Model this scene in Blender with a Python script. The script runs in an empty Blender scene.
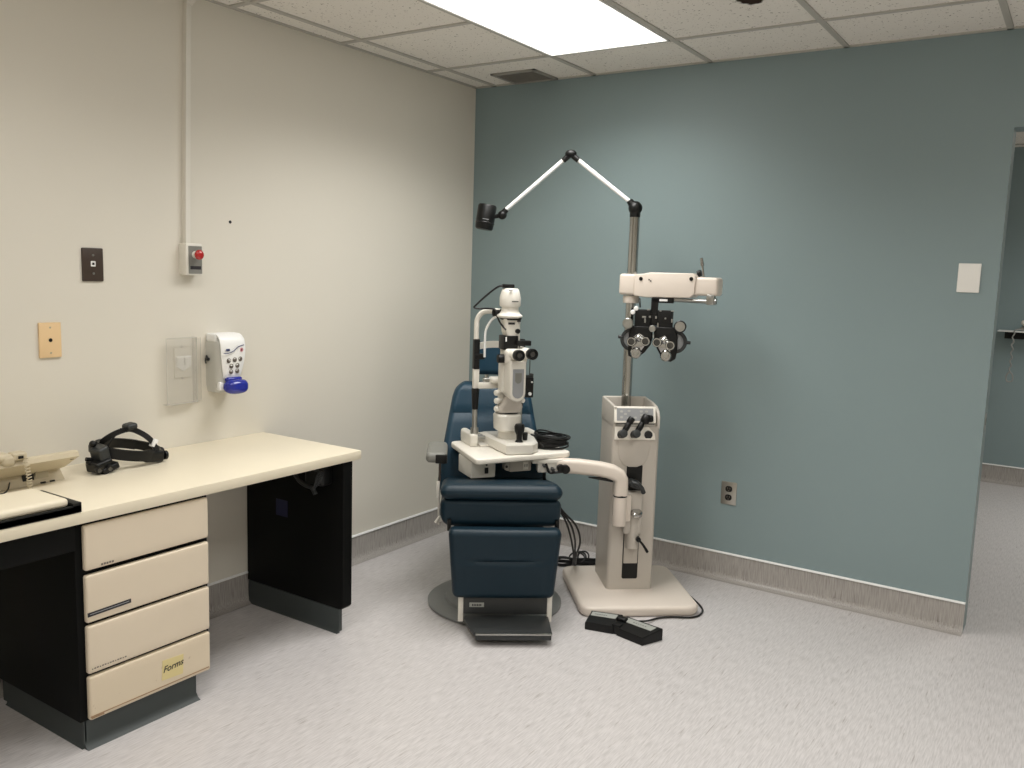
import bpy, bmesh, math, random
from mathutils import Vector as V, Matrix as M
random.seed(7)
C = bpy.context.scene.collection
R = math.radians
PI = math.pi

# ------------------------------------------------------------------ materials
def srgb(c):
    def f(x):
        x /= 255.0
        return x/12.92 if x <= .04045 else ((x+.055)/1.055)**2.4
    return tuple(f(x) for x in c) + (1,)

def mat(name, c, rough=.5, metal=0, spec=.5, var=.0, vscale=20, bump=0, bscale=200, coat=0):
    m = bpy.data.materials.new(name); m.use_nodes = True
    nt = m.node_tree; b = nt.nodes['Principled BSDF']
    col = srgb(c)
    b.inputs['Base Color'].default_value = col
    b.inputs['Roughness'].default_value = rough
    b.inputs['Metallic'].default_value = metal
    b.inputs['Specular IOR Level'].default_value = spec
    b.inputs['Coat Weight'].default_value = coat
    tc = nt.nodes.new('ShaderNodeTexCoord')
    if var:
        n = nt.nodes.new('ShaderNodeTexNoise'); n.inputs['Scale'].default_value = vscale; n.inputs['Detail'].default_value = 4
        nt.links.new(tc.outputs['Object'], n.inputs['Vector'])
        mx = nt.nodes.new('ShaderNodeMix'); mx.data_type = 'RGBA'
        mx.inputs[6].default_value = tuple(max(0, x*(1-var)) for x in col[:3])+(1,)
        mx.inputs[7].default_value = tuple(min(1, x*(1+var)) for x in col[:3])+(1,)
        nt.links.new(n.outputs['Fac'], mx.inputs[0]); nt.links.new(mx.outputs[2], b.inputs['Base Color'])
    if bump:
        n = nt.nodes.new('ShaderNodeTexNoise'); n.inputs['Scale'].default_value = bscale; n.inputs['Detail'].default_value = 3
        nt.links.new(tc.outputs['Object'], n.inputs['Vector'])
        bp = nt.nodes.new('ShaderNodeBump'); bp.inputs['Strength'].default_value = bump; bp.inputs['Distance'].default_value = .002
        nt.links.new(n.outputs['Fac'], bp.inputs['Height']); nt.links.new(bp.outputs['Normal'], b.inputs['Normal'])
    return m

def node(nt, t, **k):
    n = nt.nodes.new(t)
    for a, v in k.items(): setattr(n, a, v)
    return n
def ramp(nt, stops):
    r = nt.nodes.new('ShaderNodeValToRGB'); e = r.color_ramp.elements
    while len(e) < len(stops): e.new(.5)
    for x, (p, c) in zip(e, stops): x.position = p; x.color = c
    return r

def vinyl(name, scale, c0, c1, fleck):
    """sheet vinyl with fine streaks running along one axis"""
    m = mat(name, c1, .33, spec=.4); nt = m.node_tree; b = nt.nodes['Principled BSDF']; L = nt.links
    tc = node(nt, 'ShaderNodeTexCoord')
    mp = node(nt, 'ShaderNodeMapping'); mp.inputs['Scale'].default_value = scale
    L.new(tc.outputs['Object'], mp.inputs['Vector'])
    n1 = node(nt, 'ShaderNodeTexNoise'); n1.inputs['Scale'].default_value = 1; n1.inputs['Detail'].default_value = 3; n1.inputs['Roughness'].default_value = .55
    L.new(mp.outputs[0], n1.inputs['Vector'])
    r1 = ramp(nt, [(.3, srgb(c0)), (.62, srgb(c1))]); L.new(n1.outputs['Fac'], r1.inputs[0])
    n2 = node(nt, 'ShaderNodeTexNoise'); n2.inputs['Scale'].default_value = .6; n2.inputs['Detail'].default_value = 2
    m2 = node(nt, 'ShaderNodeVectorMath', operation='ADD'); m2.inputs[1].default_value = (13.7, 4.1, 8.8)
    L.new(mp.outputs[0], m2.inputs[0]); L.new(m2.outputs[0], n2.inputs['Vector'])
    r2 = ramp(nt, [(.66, (0, 0, 0, 1)), (.76, (1, 1, 1, 1))]); L.new(n2.outputs['Fac'], r2.inputs[0])
    mx = node(nt, 'ShaderNodeMix', data_type='RGBA'); mx.inputs[7].default_value = srgb(fleck)
    L.new(r2.outputs[0], mx.inputs[0]); L.new(r1.outputs[0], mx.inputs[6]); L.new(mx.outputs[2], b.inputs['Base Color'])
    bp = node(nt, 'ShaderNodeBump'); bp.inputs['Strength'].default_value = .06; bp.inputs['Distance'].default_value = .002
    L.new(n1.outputs['Fac'], bp.inputs['Height']); L.new(bp.outputs[0], b.inputs['Normal'])
    return m

MT = {}
MT['cream_wall'] = mat('cream_wall_paint', (222, 217, 205), .6, spec=.3, var=.015, vscale=3, bump=.08, bscale=250)
MT['blue_wall'] = mat('blue_grey_wall_paint', (136, 153, 155), .42, spec=.4, var=.015, vscale=3, bump=.08, bscale=250)
MT['floor'] = vinyl('floor_vinyl', (230, 17, 1), (184, 180, 179), (208, 204, 203), (166, 160, 157))
MT['base_y'] = vinyl('coved_vinyl_back', (240, 240, 13), (146, 141, 136), (176, 171, 166), (112, 106, 101))
MT['base_x'] = vinyl('coved_vinyl_left', (240, 240, 13), (146, 141, 136), (176, 171, 166), (112, 106, 101))
MT['trim'] = mat('pale_metal_trim', (240, 240, 238), .3, spec=.6)
MT['tbar'] = mat('grey_painted_tee', (186, 182, 174), .5)
MT['laminate'] = mat('cream_laminate', (231, 221, 198), .38, var=.02, vscale=8)
MT['lam_edge'] = mat('cream_laminate_edge', (214, 200, 174), .45, var=.02, vscale=8)
MT['drawer'] = mat('cream_drawer_laminate', (222, 208, 186), .4, var=.025, vscale=10)
MT['black_lam'] = mat('black_laminate', (9, 10, 9), .6, spec=.15, var=.1, vscale=6)
MT['rubber'] = mat('dark_grey_rubber', (62, 68, 68), .55, var=.05)
MT['vinyl_blue'] = mat('navy_blue_vinyl', (13, 37, 49), .45, spec=.3, var=.06, vscale=9, bump=.25, bscale=420)
MT['vinyl_back'] = mat('blue_vinyl', (23, 56, 74), .45, spec=.35, var=.06, vscale=9, bump=.25, bscale=420)
MT['chrome'] = mat('chrome', (178, 178, 176), .1, metal=1)
MT['steel'] = mat('brushed_steel', (176, 176, 172), .32, metal=1, var=.05, vscale=60)
MT['white'] = mat('warm_white_enamel', (228, 224, 214), .35, var=.015, vscale=30)
MT['stand'] = mat('beige_grey_enamel', (192, 185, 175), .42, var=.015, vscale=20)
MT['stand_pink'] = mat('cream_beige_enamel', (222, 211, 199), .4, var=.015, vscale=20)
MT['tabletop'] = mat('white_table_laminate', (238, 233, 222), .35, var=.01)
MT['black'] = mat('black_plastic', (10, 11, 11), .42, spec=.35, var=.08, vscale=40)
MT['black_gloss'] = mat('black_gloss_plastic', (14, 14, 16), .2)
MT['dark'] = mat('dark_grey_plastic', (40, 43, 44), .45, var=.05, vscale=40)
MT['charcoal'] = mat('charcoal_plate', (46, 48, 48), .42, var=.06, vscale=40)
MT['grey'] = mat('grey_plastic', (128, 128, 122), .5, var=.03)
MT['mid_grey'] = mat('mid_grey_panel', (150, 152, 154), .45, var=.02)
MT['base_grey'] = mat('grey_base_enamel', (122, 124, 122), .38, var=.04)
MT['lens'] = mat('dark_lens_glass', (10, 12, 16), .06, spec=.9, coat=.6)
MT['red'] = mat('red_plastic', (176, 22, 24), .25, spec=.6, coat=.4)
MT['brown'] = mat('dark_brown_plate', (66, 54, 46), .32, var=.08, vscale=40)
MT['tan'] = mat('tan_plastic_plate', (232, 200, 154), .4)
MT['white_plastic'] = mat('white_plastic', (242, 242, 240), .3)
MT['beige_plastic'] = mat('aged_beige_plastic', (196, 184, 158), .45, var=.03)
MT['beige_dark'] = mat('beige_plastic_underside', (176, 166, 142), .5, var=.03)
MT['blue_plastic'] = mat('royal_blue_plastic', (24, 38, 150), .22, spec=.6, coat=.3)
MT['frost'] = mat('grey_translucent_plastic', (196, 195, 188), .3, var=.03)
MT['ink'] = mat('dark_ink', (38, 36, 40), .6)
MT['ink_grey'] = mat('grey_ink', (120, 112, 104), .6)
MT['pink_ink'] = mat('pink_ink', (222, 150, 158), .6)
MT['navy_ink'] = mat('navy_ink', (30, 44, 96), .6)
MT['note'] = mat('yellow_paper', (222, 206, 150), .7, var=.03)
MT['button_grey'] = mat('light_grey_membrane', (178, 178, 174), .5)
MT['label_grey'] = mat('pale_grey_label', (160, 162, 156), .5)
MT['vent'] = mat('dark_grey_grille', (150, 147, 140), .5)
MT['blue_label'] = mat('navy_label', (12, 18, 60), .5)
MT['cable'] = mat('black_cable', (17, 17, 18), .4)
MT['grey_cable'] = mat('grey_cable', (150, 150, 146), .45)
MT['plate_white'] = mat('white_switch_plate', (240, 238, 232), .35)
MT['steel_plate'] = mat('stainless_plate', (188, 186, 180), .3, metal=1, var=.04)

# ceiling tile: pale mineral fibre with fissures + one brown water mark with a hole
def tile_mat():
    m = mat('ceiling_tile', (206, 200, 190), .85, spec=.1); nt = m.node_tree; b = nt.nodes['Principled BSDF']; L = nt.links
    tc = node(nt, 'ShaderNodeTexCoord')
    n = node(nt, 'ShaderNodeTexNoise'); n.inputs['Scale'].default_value = 95; n.inputs['Detail'].default_value = 3
    L.new(tc.outputs['Object'], n.inputs['Vector'])
    r = ramp(nt, [(.645, (0, 0, 0, 1)), (.70, (1, 1, 1, 1))]); L.new(n.outputs['Fac'], r.inputs[0])
    n3 = node(nt, 'ShaderNodeTexNoise'); n3.inputs['Scale'].default_value = 1.3
    L.new(tc.outputs['Object'], n3.inputs['Vector'])
    base = node(nt, 'ShaderNodeMix', data_type='RGBA'); base.inputs[6].default_value = srgb((234, 229, 221)); base.inputs[7].default_value = srgb((243, 238, 230))
    L.new(n3.outputs['Fac'], base.inputs[0])
    mx = node(nt, 'ShaderNodeMix', data_type='RGBA'); mx.inputs[7].default_value = srgb((140, 130, 118))
    L.new(r.outputs[0], mx.inputs[0]); L.new(base.outputs[2], mx.inputs[6])
    # brown mark around the hole
    sub = node(nt, 'ShaderNodeVectorMath', operation='DISTANCE'); sub.inputs[1].default_value = (1.815, -.80, 2.4703)
    n2 = node(nt, 'ShaderNodeTexNoise'); n2.inputs['Scale'].default_value = 28; L.new(tc.outputs['Object'], n2.inputs['Vector'])
    add = node(nt, 'ShaderNodeMath', operation='MULTIPLY_ADD'); add.inputs[1].default_value = -.075; L.new(n2.outputs['Fac'], add.inputs[0])
    L.new(tc.outputs['Object'], sub.inputs[0]); L.new(sub.outputs['Value'], add.inputs[2])
    r2 = ramp(nt, [(.006, (1, 1, 1, 1)), (.018, (0, 0, 0, 1))]); L.new(add.outputs[0], r2.inputs[0])
    mx2 = node(nt, 'ShaderNodeMix', data_type='RGBA'); mx2.inputs[7].default_value = srgb((52, 40, 32))
    L.new(r2.outputs[0], mx2.inputs[0]); L.new(mx.outputs[2], mx2.inputs[6])
    L.new(mx2.outputs[2], b.inputs['Base Color'])
    bp = node(nt, 'ShaderNodeBump'); bp.inputs['Strength'].default_value = .3; bp.inputs['Distance'].default_value = .003; bp.invert = True
    L.new(r.outputs[0], bp.inputs['Height']); L.new(bp.outputs[0], b.inputs['Normal'])
    return m
MT['tile'] = tile_mat()

def emit_mat(name, c, s):
    m = mat(name, c, .4); b = m.node_tree.nodes['Principled BSDF']
    b.inputs['Emission Color'].default_value = srgb(c); b.inputs['Emission Strength'].default_value = s
    return m
LAMP = 1.0
MT['diffuser'] = emit_mat('lit_diffuser', (255, 252, 247), 4.0)

def clear_mat():
    m = mat('clear_acrylic', (206, 202, 192), .08, spec=.5)
    b = m.node_tree.nodes['Principled BSDF']; b.inputs['Alpha'].default_value = .24
    return m
MT['acrylic'] = clear_mat()

# scuffed bottom drawer
def scuff_mat():
    m = mat('worn_drawer_laminate', (222, 208, 186), .42); nt = m.node_tree; b = nt.nodes['Principled BSDF']; L = nt.links
    tc = node(nt, 'ShaderNodeTexCoord')
    n = node(nt, 'ShaderNodeTexNoise'); n.inputs['Scale'].default_value = 26; n.inputs['Detail'].default_value = 3
    L.new(tc.outputs['Object'], n.inputs['Vector'])
    r = ramp(nt, [(.66, (0, 0, 0, 1)), (.74, (.75, .75, .75, 1))]); L.new(n.outputs['Fac'], r.inputs[0])
    mx = node(nt, 'ShaderNodeMix', data_type='RGBA'); mx.inputs[6].default_value = srgb((220, 205, 180)); mx.inputs[7].default_value = srgb((150, 116, 84))
    L.new(r.outputs[0], mx.inputs[0]); L.new(mx.outputs[2], b.inputs['Base Color'])
    return m
MT['drawer_worn'] = scuff_mat()
MT['wear'] = mat('worn_brown_edge', (164, 134, 104), .6, var=.2, vscale=60)

# ------------------------------------------------------------------ mesh builder
def catmull(pts, n=6, closed=False):
    P = [V(p) for p in pts]
    if len(P) < 3: return P
    out = []; N = len(P)
    rng = range(N if closed else N-1)
    for i in rng:
        p1, p2 = P[i], P[(i+1) % N]
        p0 = P[i-1] if (i > 0 or closed) else p1*2-p2
        p3 = P[(i+2) % N] if (i+2 < N or closed) else p2*2-p1
        for k in range(n):
            t = k/n
            out.append(.5*((2*p1)+(p2-p0)*t+(2*p0-5*p1+4*p2-p3)*t*t+(3*p1-p0-3*p2+p3)*t**3))
    if not closed: out.append(P[-1])
    return out

def round_poly(poly, r, n=5):
    out = []; P = [V((*p, 0)) for p in poly]; N = len(P)
    for i in range(N):
        p = P[i]; a = (P[i-1]-p).normalized(); b = (P[(i+1) % N]-p).normalized()
        for k in range(n+1):
            t = k/n; q = p+a*r*(1-t)**2+b*r*t**2; out.append((q.x, q.y))
    return out

class MB:
    def __init__(s): s.bm = bmesh.new(); s.X = M.Identity(4)
    def _add(s, b, mi=0, X=None):
        for f in b.faces: f.material_index = mi
        b.transform(s.X @ (X or M.Identity(4)))
        me = bpy.data.meshes.new('tmp'); b.to_mesh(me); b.free(); s.bm.from_mesh(me); bpy.data.meshes.remove(me)
        return s
    def box(s, c, d, bevel=0, seg=2, rot=None, mi=0):
        b = bmesh.new(); bmesh.ops.create_cube(b, size=1); b.transform(M.Diagonal((*d, 1)))
        if bevel: bmesh.ops.bevel(b, geom=b.edges[:], offset=bevel, segments=seg, profile=.5, affect='EDGES')
        X = M.Translation(V(c))
        if rot: X = X @ M.Rotation(rot[2], 4, 'Z') @ M.Rotation(rot[1], 4, 'Y') @ M.Rotation(rot[0], 4, 'X')
        return s._add(b, mi, X)
    def bb(s, a, b_, bevel=0, seg=2, mi=0):
        a = V(a); b_ = V(b_)
        return s.box((a+b_)/2, [abs(x) for x in (b_-a)], bevel, seg, None, mi)
    def cyl(s, p0, p1, r0, r1=None, seg=24, bevel=0, mi=0):
        p0 = V(p0); p1 = V(p1); d = p1-p0; r1 = r0 if r1 is None else r1
        b = bmesh.new(); bmesh.ops.create_cone(b, cap_ends=True, segments=seg, radius1=r0, radius2=r1, depth=d.length)
        if bevel:
            es = [e for e in b.edges if abs(e.verts[0].co.z-e.verts[1].co.z) < 1e-6]
            bmesh.ops.bevel(b, geom=es, offset=bevel, segments=3, profile=.5, affect='EDGES')
        X = M.Translation((p0+p1)/2) @ d.to_track_quat('Z', 'Y').to_matrix().to_4x4()
        return s._add(b, mi, X)
    def ball(s, c, r, sc=(1, 1, 1), seg=20, mi=0):
        b = bmesh.new(); bmesh.ops.create_uvsphere(b, u_segments=seg, v_segments=max(8, seg*2//3), radius=r); b.transform(M.Diagonal((*sc, 1)))
        return s._add(b, mi, M.Translation(V(c)))
    def lathe(s, prof, c=(0, 0, 0), axis=(0, 0, 1), seg=32, mi=0):
        b = bmesh.new(); rings = []
        for r, z in prof:
            rings.append([b.verts.new((max(r, 1e-5)*math.cos(2*PI*k/seg), max(r, 1e-5)*math.sin(2*PI*k/seg), z)) for k in range(seg)])
        for A, B in zip(rings, rings[1:]):
            for k in range(seg): b.faces.new((A[k], A[(k+1) % seg], B[(k+1) % seg], B[k]))
        b.faces.new(rings[0][::-1]); b.faces.new(rings[-1])
        bmesh.ops.remove_doubles(b, verts=b.verts, dist=2e-5)
        X = M.Translation(V(c)) @ V(axis).to_track_quat('Z', 'Y').to_matrix().to_4x4()
        return s._add(b, mi, X)
    def loft(s, loops, mi=0, cap=True):
        b = bmesh.new(); rs = [[b.verts.new(V(p)) for p in L] for L in loops]; n = len(rs[0])
        for A, B in zip(rs, rs[1:]):
            for k in range(n): b.faces.new((A[k], A[(k+1) % n], B[(k+1) % n], B[k]))
        if cap: b.faces.new(rs[0][::-1]); b.faces.new(rs[-1])
        bmesh.ops.recalc_face_normals(b, faces=b.faces)
        return s._add(b, mi)
    def prism(s, poly, h, X=None, bevel=0, seg=2, mi=0):
        """polygon in xy extruded from z=0 to z=h"""
        b = bmesh.new(); A = [b.verts.new((x, y, 0)) for x, y in poly]; B = [b.verts.new((x, y, h)) for x, y in poly]; n = len(poly)
        b.faces.new(A[::-1]); b.faces.new(B)
        for k in range(n): b.faces.new((A[k], A[(k+1) % n], B[(k+1) % n], B[k]))
        bmesh.ops.recalc_face_normals(b, faces=b.faces)
        if bevel:
            es = [e for e in b.edges if abs(e.verts[0].co.z-e.verts[1].co.z) < 1e-9]
            bmesh.ops.bevel(b, geom=es, offset=bevel, segments=seg, profile=.5, affect='EDGES')
        return s._add(b, mi, X)
    def tube(s, pts, r, seg=10, n=6, mi=0, closed=False, flat=None):
        """swept round (or flat=(w,t) rectangular) section along a smooth curve"""
        P = catmull(pts, n, closed) if n > 1 else [V(p) for p in pts]
        b = bmesh.new(); rings = []; up = None; N = len(P)
        for i, p in enumerate(P):
            if closed: t = P[(i+1) % N]-P[i-1]
            else: t = P[min(i+1, N-1)]-P[max(i-1, 0)]
            t.normalize()
            if up is None:
                up = V((0, 0, 1)) if abs(t.z) < .9 else V((1, 0, 0))
            u = (up-t*up.dot(t)).normalized(); w = t.cross(u); up = u
            if flat:
                a, c = flat; pr = [(-a, -c), (a, -c), (a, c), (-a, c)]
                rings.append([b.verts.new(p+u*(x/2)+w*(y/2)) for x, y in pr])
            else:
                rr = r(i/(N-1)) if callable(r) else r
                rings.append([b.verts.new(p+(u*math.cos(2*PI*k/seg)+w*math.sin(2*PI*k/seg))*rr) for k in range(seg)])
        m = len(rings[0])
        prs = list(zip(rings, rings[1:]))
        if closed: prs.append((rings[-1], rings[0]))
        for A, B in prs:
            for k in range(m): b.faces.new((A[k], A[(k+1) % m], B[(k+1) % m], B[k]))
        if not closed: b.faces.new(rings[0][::-1]); b.faces.new(rings[-1])
        bmesh.ops.recalc_face_normals(b, faces=b.faces)
        return s._add(b, mi)
    def pillow(s, c, d, r, N=20, fn=None, mi=0, rot=None):
        """rounded cushion; fn(p) displaces local points"""
        b = bmesh.new(); bmesh.ops.create_cube(b, size=2)
        bmesh.ops.subdivide_edges(b, edges=b.edges[:], cuts=N, use_grid_fill=True)
        h = V(d)/2
        for v in b.verts:
            p = V([math.copysign((abs(v.co[i])*2*(h[i]-r)) if abs(v.co[i]) < .5 else (h[i]-r)+(abs(v.co[i])-.5)*2*r, v.co[i]) for i in range(3)])
            q = V([max(-(h[i]-r), min(h[i]-r, p[i])) for i in range(3)])
            e = p-q
            if e.length > 1e-9:
                # cube -> sphere style mapping keeps corners round
                k = V([max(-1, min(1, x/r)) for x in e]); x, y, z = k
                e = V((x*math.sqrt(max(0, 1-y*y/2-z*z/2+y*y*z*z/3)), y*math.sqrt(max(0, 1-x*x/2-z*z/2+x*x*z*z/3)), z*math.sqrt(max(0, 1-x*x/2-y*y/2+x*x*y*y/3))))*r
            v.co = q+e
            if fn: v.co = V(fn(v.co.copy()))
        X = M.Translation(V(c))
        if rot: X = X @ M.Rotation(rot[2], 4, 'Z') @ M.Rotation(rot[1], 4, 'Y') @ M.Rotation(rot[0], 4, 'X')
        return s._add(b, mi, X)
    def build(s, name, mats, parent=None, label=None, world=False, flat=False, ang=38):
        if not isinstance(mats, (list, tuple)): mats = [mats]
        if world and parent: s.bm.transform(wm(parent).inverted())
        me = bpy.data.meshes.new(name); s.bm.to_mesh(me); s.bm.free()
        for m in mats: me.materials.append(MT[m] if isinstance(m, str) else m)
        if not flat:
            me.shade_smooth(); me.set_sharp_from_angle(angle=R(ang))
        o = bpy.data.objects.new(name, me); C.objects.link(o)
        if parent: o.parent = parent
        if label: o['label'] = label
        return o

def wm(o):
    m = M.Translation(o.location) @ M.Rotation(o.rotation_euler.z, 4, 'Z') if o.type == 'EMPTY' else M.Identity(4)
    return (wm(o.parent) @ m) if o.parent else m

def thing(name, label, cat, loc=(0, 0, 0), rz=0, group=None):
    o = bpy.data.objects.new(name, None); C.objects.link(o); o.empty_display_size = .1
    o.location = loc; o.rotation_euler = (0, 0, rz); o['label'] = label; o['category'] = cat
    if group: o['group'] = group
    return o
def tag(o, label, cat, group=None):
    o['label'] = label; o['category'] = cat
    if group: o['group'] = group
    return o
def struct(o): o['kind'] = 'structure'; return o

def text_mesh(s, size, X, extrude=.0004, shear=0, mi_parent=None, offset=0):
    cu = bpy.data.curves.new('txt', 'FONT'); cu.body = s; cu.size = size; cu.extrude = extrude; cu.shear = shear; cu.offset = offset
    cu.align_x = 'CENTER'; cu.align_y = 'CENTER'; cu.resolution_u = 3
    ob = bpy.data.objects.new('txt', cu); C.objects.link(ob)
    dg = bpy.context.evaluated_depsgraph_get(); me = bpy.data.meshes.new_from_object(ob.evaluated_get(dg))
    bpy.data.objects.remove(ob); bpy.data.curves.remove(cu)
    b = bmesh.new(); b.from_mesh(me); bpy.data.meshes.remove(me); b.transform(X)
    return b
def rrect(w, h, r, n=5, cx=0, cy=0):
    out = []
    for (sx, sy, a0) in ((1, 1, 0), (-1, 1, 90), (-1, -1, 180), (1, -1, 270)):
        for k in range(n+1):
            a = R(a0+90*k/n); out.append((cx+sx*(w/2-r)+r*math.cos(a), cy+sy*(h/2-r)+r*math.sin(a)))
    return out
# orientation matrices: polygon plane -> wall plane, extruded out of it
XW = M(((0, 0, 1, 0), (1, 0, 0, 0), (0, 1, 0, 0), (0, 0, 0, 1)))     # (x,y,z)->(z, x, y): faces +x, u=+y, v=+z
XB = M(((1, 0, 0, 0), (0, 0, -1, 0), (0, 1, 0, 0), (0, 0, 0, 1)))    # faces -y, u=+x, v=+z

# ------------------------------------------------------------------ room
H = 2.4703; XE = 2.632; DT = 2.09; XR = 4.3; YF = -5.2; WT = .12; YB = 3.35; DW = .98
b = MB(); b.bb((-.1, YF-.1, -.1), (XR+.1, YB+.1, 0)); struct(b.build('floor', 'floor', flat=True))
b = MB(); b.bb((-.12, YF-.1, 0), (0, WT, H)); struct(b.build('wall_left', 'cream_wall', flat=True))
b = MB(); b.bb((0, 0, 0), (XE, WT, H)); b.bb((XE, 0, DT), (XE+DW, WT, H)); b.bb((XE+DW, 0, 0), (XR, WT, H)); struct(b.build('wall_back', 'blue_wall', flat=True))
b = MB(); b.bb((XR, YF-.1, 0), (XR+.12, WT, H)); struct(b.build('wall_right', 'cream_wall', flat=True))
b = MB(); b.bb((0, YF-.12, 0), (XR, YF, H)); struct(b.build('wall_front', 'cream_wall', flat=True))
b = MB(); b.bb((1.4, YB, 0), (XR+.1, YB+.12, H)); struct(b.build('wall_far', 'blue_wall', flat=True))
b = MB(); b.bb((1.28, WT, 0), (1.4, YB+.12, H)); b.bb((XR, WT, 0), (XR+.12, YB, H)); struct(b.build('wall_side', 'cream_wall', flat=True))
b = MB(); b.bb((-.12, YF-.12, H), (XR+.12, YB+.12, H+.08)); struct(b.build('ceiling', 'tile', flat=True))

# coved skirting in the floor vinyl, rising to a pale metal cap
def cove(name, p0, p1, nrm, m, zt=.131):
    prof = [(0, zt), (.004, zt), (.004, .035), (.008, .018), (.018, .007), (.034, .0015), (.045, .0008), (0, .0008)]
    b = MB(); p0 = V(p0); p1 = V(p1); n = V(nrm)
    b.loft([[p+n*a+V((0, 0, z)) for a, z in prof] for p in (p0, p1)])
    o = struct(b.build(name, m)); return o
cove('baseboard_back', (0.0, 0, 0), (XE, 0, 0), (0, -1, 0), 'base_y')
cove('baseboard_left', (0, YF, 0), (0, 0, 0), (1, 0, 0), 'base_x')
cove('baseboard_far', (1.4, YB, 0), (XR, YB, 0), (0, -1, 0), 'base_y')
def cap(name, p0, p1, nrm):
    b = MB(); n = V(nrm); p0 = V(p0); p1 = V(p1)
    prof = [(0, .128), (.008, .128), (.009, .131), (.006, .1365), (0, .137)]
    b.loft([[p+n*a+V((0, 0, z)) for a, z in prof] for p in (p0, p1)]); struct(b.build(name, 'trim'))
cap('trim_1', (0, 0, 0), (XE, 0, 0), (0, -1, 0)); cap('trim_2', (0, YF, 0), (0, 0, 0), (1, 0, 0)); cap('trim_3', (1.4, YB, 0), (XR, YB, 0), (0, -1, 0))

# ceiling grid of tees
GX = .1328; GY = -.4376; S = .6133
b = MB(); tw = .024; zt = H-.006
x = GX
while x < XR: b.bb((x-tw/2, YF, zt), (x+tw/2, 0, H+.002)); x += S
y = GY
while y > YF: b.bb((0, y-tw/2, zt+.0005), (XR, y+tw/2, H+.002)); y -= S
b.bb((0, YF, zt), (.016, 0, H+.002)); b.bb((0, -.016, zt), (XR, 0, H+.002))
struct(b.build('trim_4', 'tbar', flat=True))
b = MB(); x = GX
while x < XR:
    if x > 1.45: b.bb((x-tw/2, WT, zt), (x+tw/2, YB, H+.002))
    x += S
for y in (.75, 1.36, 1.97, 2.59, 3.2): b.bb((1.4, y-tw/2, zt+.0005), (XR, y+tw/2, H+.002))
struct(b.build('trim_5', 'tbar', flat=True))

# ------------------------------------------------------------------ ceiling lights, vent
def troffer(x0, y1, nx, ny, label, g=1):
    x1 = x0+nx*S; y0 = y1-ny*S; c = ((x0+x1)/2, (y0+y1)/2)
    t = thing('ceiling_light', label, 'light', (c[0], c[1], H), 0)
    w = nx*S-tw; l = ny*S-tw
    b = MB()
    for s in (-1, 1):
        b.box((s*(w/2-.004), 0, -.004), (.008, l, .012)); b.box((0, s*(l/2-.004), -.004), (w, .008, .012))
    b.build('frame', 'trim', t, flat=True)
    b = MB(); b.box((0, 0, -.003), (w-.012, l-.012, .006)); b.build('diffuser', 'diffuser', t, flat=True)
    la = bpy.data.lights.new('tube_glow', 'AREA'); la.shape = 'RECTANGLE'; la.size = w-.03; la.size_y = l-.03
    la.energy = LAMP*nx*ny*g; la.color = (1, .988, .962); la.spread = R(138)
    o = bpy.data.objects.new('tube_glow', la); C.objects.link(o); o.parent = t; o.location = (0, 0, -.009)
    return t
E_MAIN = 16.0
LAMP = E_MAIN
troffer(GX+S, GY, 1, 2, 'lit fluorescent ceiling panel above the blue examination chair', 1.05)
troffer(GX+4*S, GY-S, 1, 2, 'lit fluorescent ceiling panel in front of the doorway', .75)
troffer(GX+S, GY-3*S, 1, 2, 'lit fluorescent ceiling panel beside the near end of the desk', .5)
troffer(GX+4*S, GY-5*S, 1, 2, 'unseen ceiling panel added at the far right behind the camera for bounce light', 1.3)  # added out of view so light bounced off the floor lifts the ceiling
troffer(GX+5*S, 2.59, 1, 2, 'lit fluorescent ceiling panel in the room beyond the doorway')

t = thing('ceiling_vent', 'small dark grey louvred air vent in the ceiling by the corner', 'vent', (.402, -.128, H))
b = MB()
for s in (-1, 1):
    b.box((s*.124, 0, -.004), (.02, .236, .012), .003); b.box((0, s*.108, -.004), (.268, .02, .012), .003)
b.build('frame', 'vent', t)
b = MB(); b.box((0, 0, -.0005), (.235, .2, .002)); b.build('backing', 'dark', t)
for k in range(9):
    b = MB(); b.box((0, -.088+.022*k, -.005), (.236, .017, .0025), rot=(R(32), 0, 0)); b.build('louvre', 'vent', t)

# ------------------------------------------------------------------ wall fittings, left wall
t = thing('wall_plate', 'dark brown wall plate with a small white jack, upper left wall', 'wall plate', (0, -2.263, 1.445))
b = MB(); b.prism(rrect(.078, .117, .004), .007, XW, .002); b.build('plate', 'brown', t)
b = MB(); b.prism(rrect(.017, .019, .002), .003, M.Translation((.006, 0, .003)) @ XW); b.box((.0095, 0, .003), (.001, .008, .008), mi=1); b.build('jack', ['white_plastic', 'black'], t)
for z in (.033, -.031):
    b = MB(); b.cyl((.006, .001, z), (.0085, .001, z), .0042, seg=12); b.build('screw', 'steel', t)
t = thing('wall_plate', 'tan plastic wall plate with a single dark hole, left of the headset', 'wall plate', (0, -2.424, 1.186))
b = MB(); b.prism(rrect(.076, .12, .003), .008, XW, .002); b.build('plate', 'tan', t)
b = MB(); b.cyl((.007, 0, 0), (.0088, 0, 0), .0065, seg=16); b.build('socket', 'black', t)
for z in (.043, -.044):
    b = MB(); b.cyl((.007, 0, z), (.0088, 0, z), .0035, seg=12); b.build('screw', 'beige_dark', t)

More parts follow.
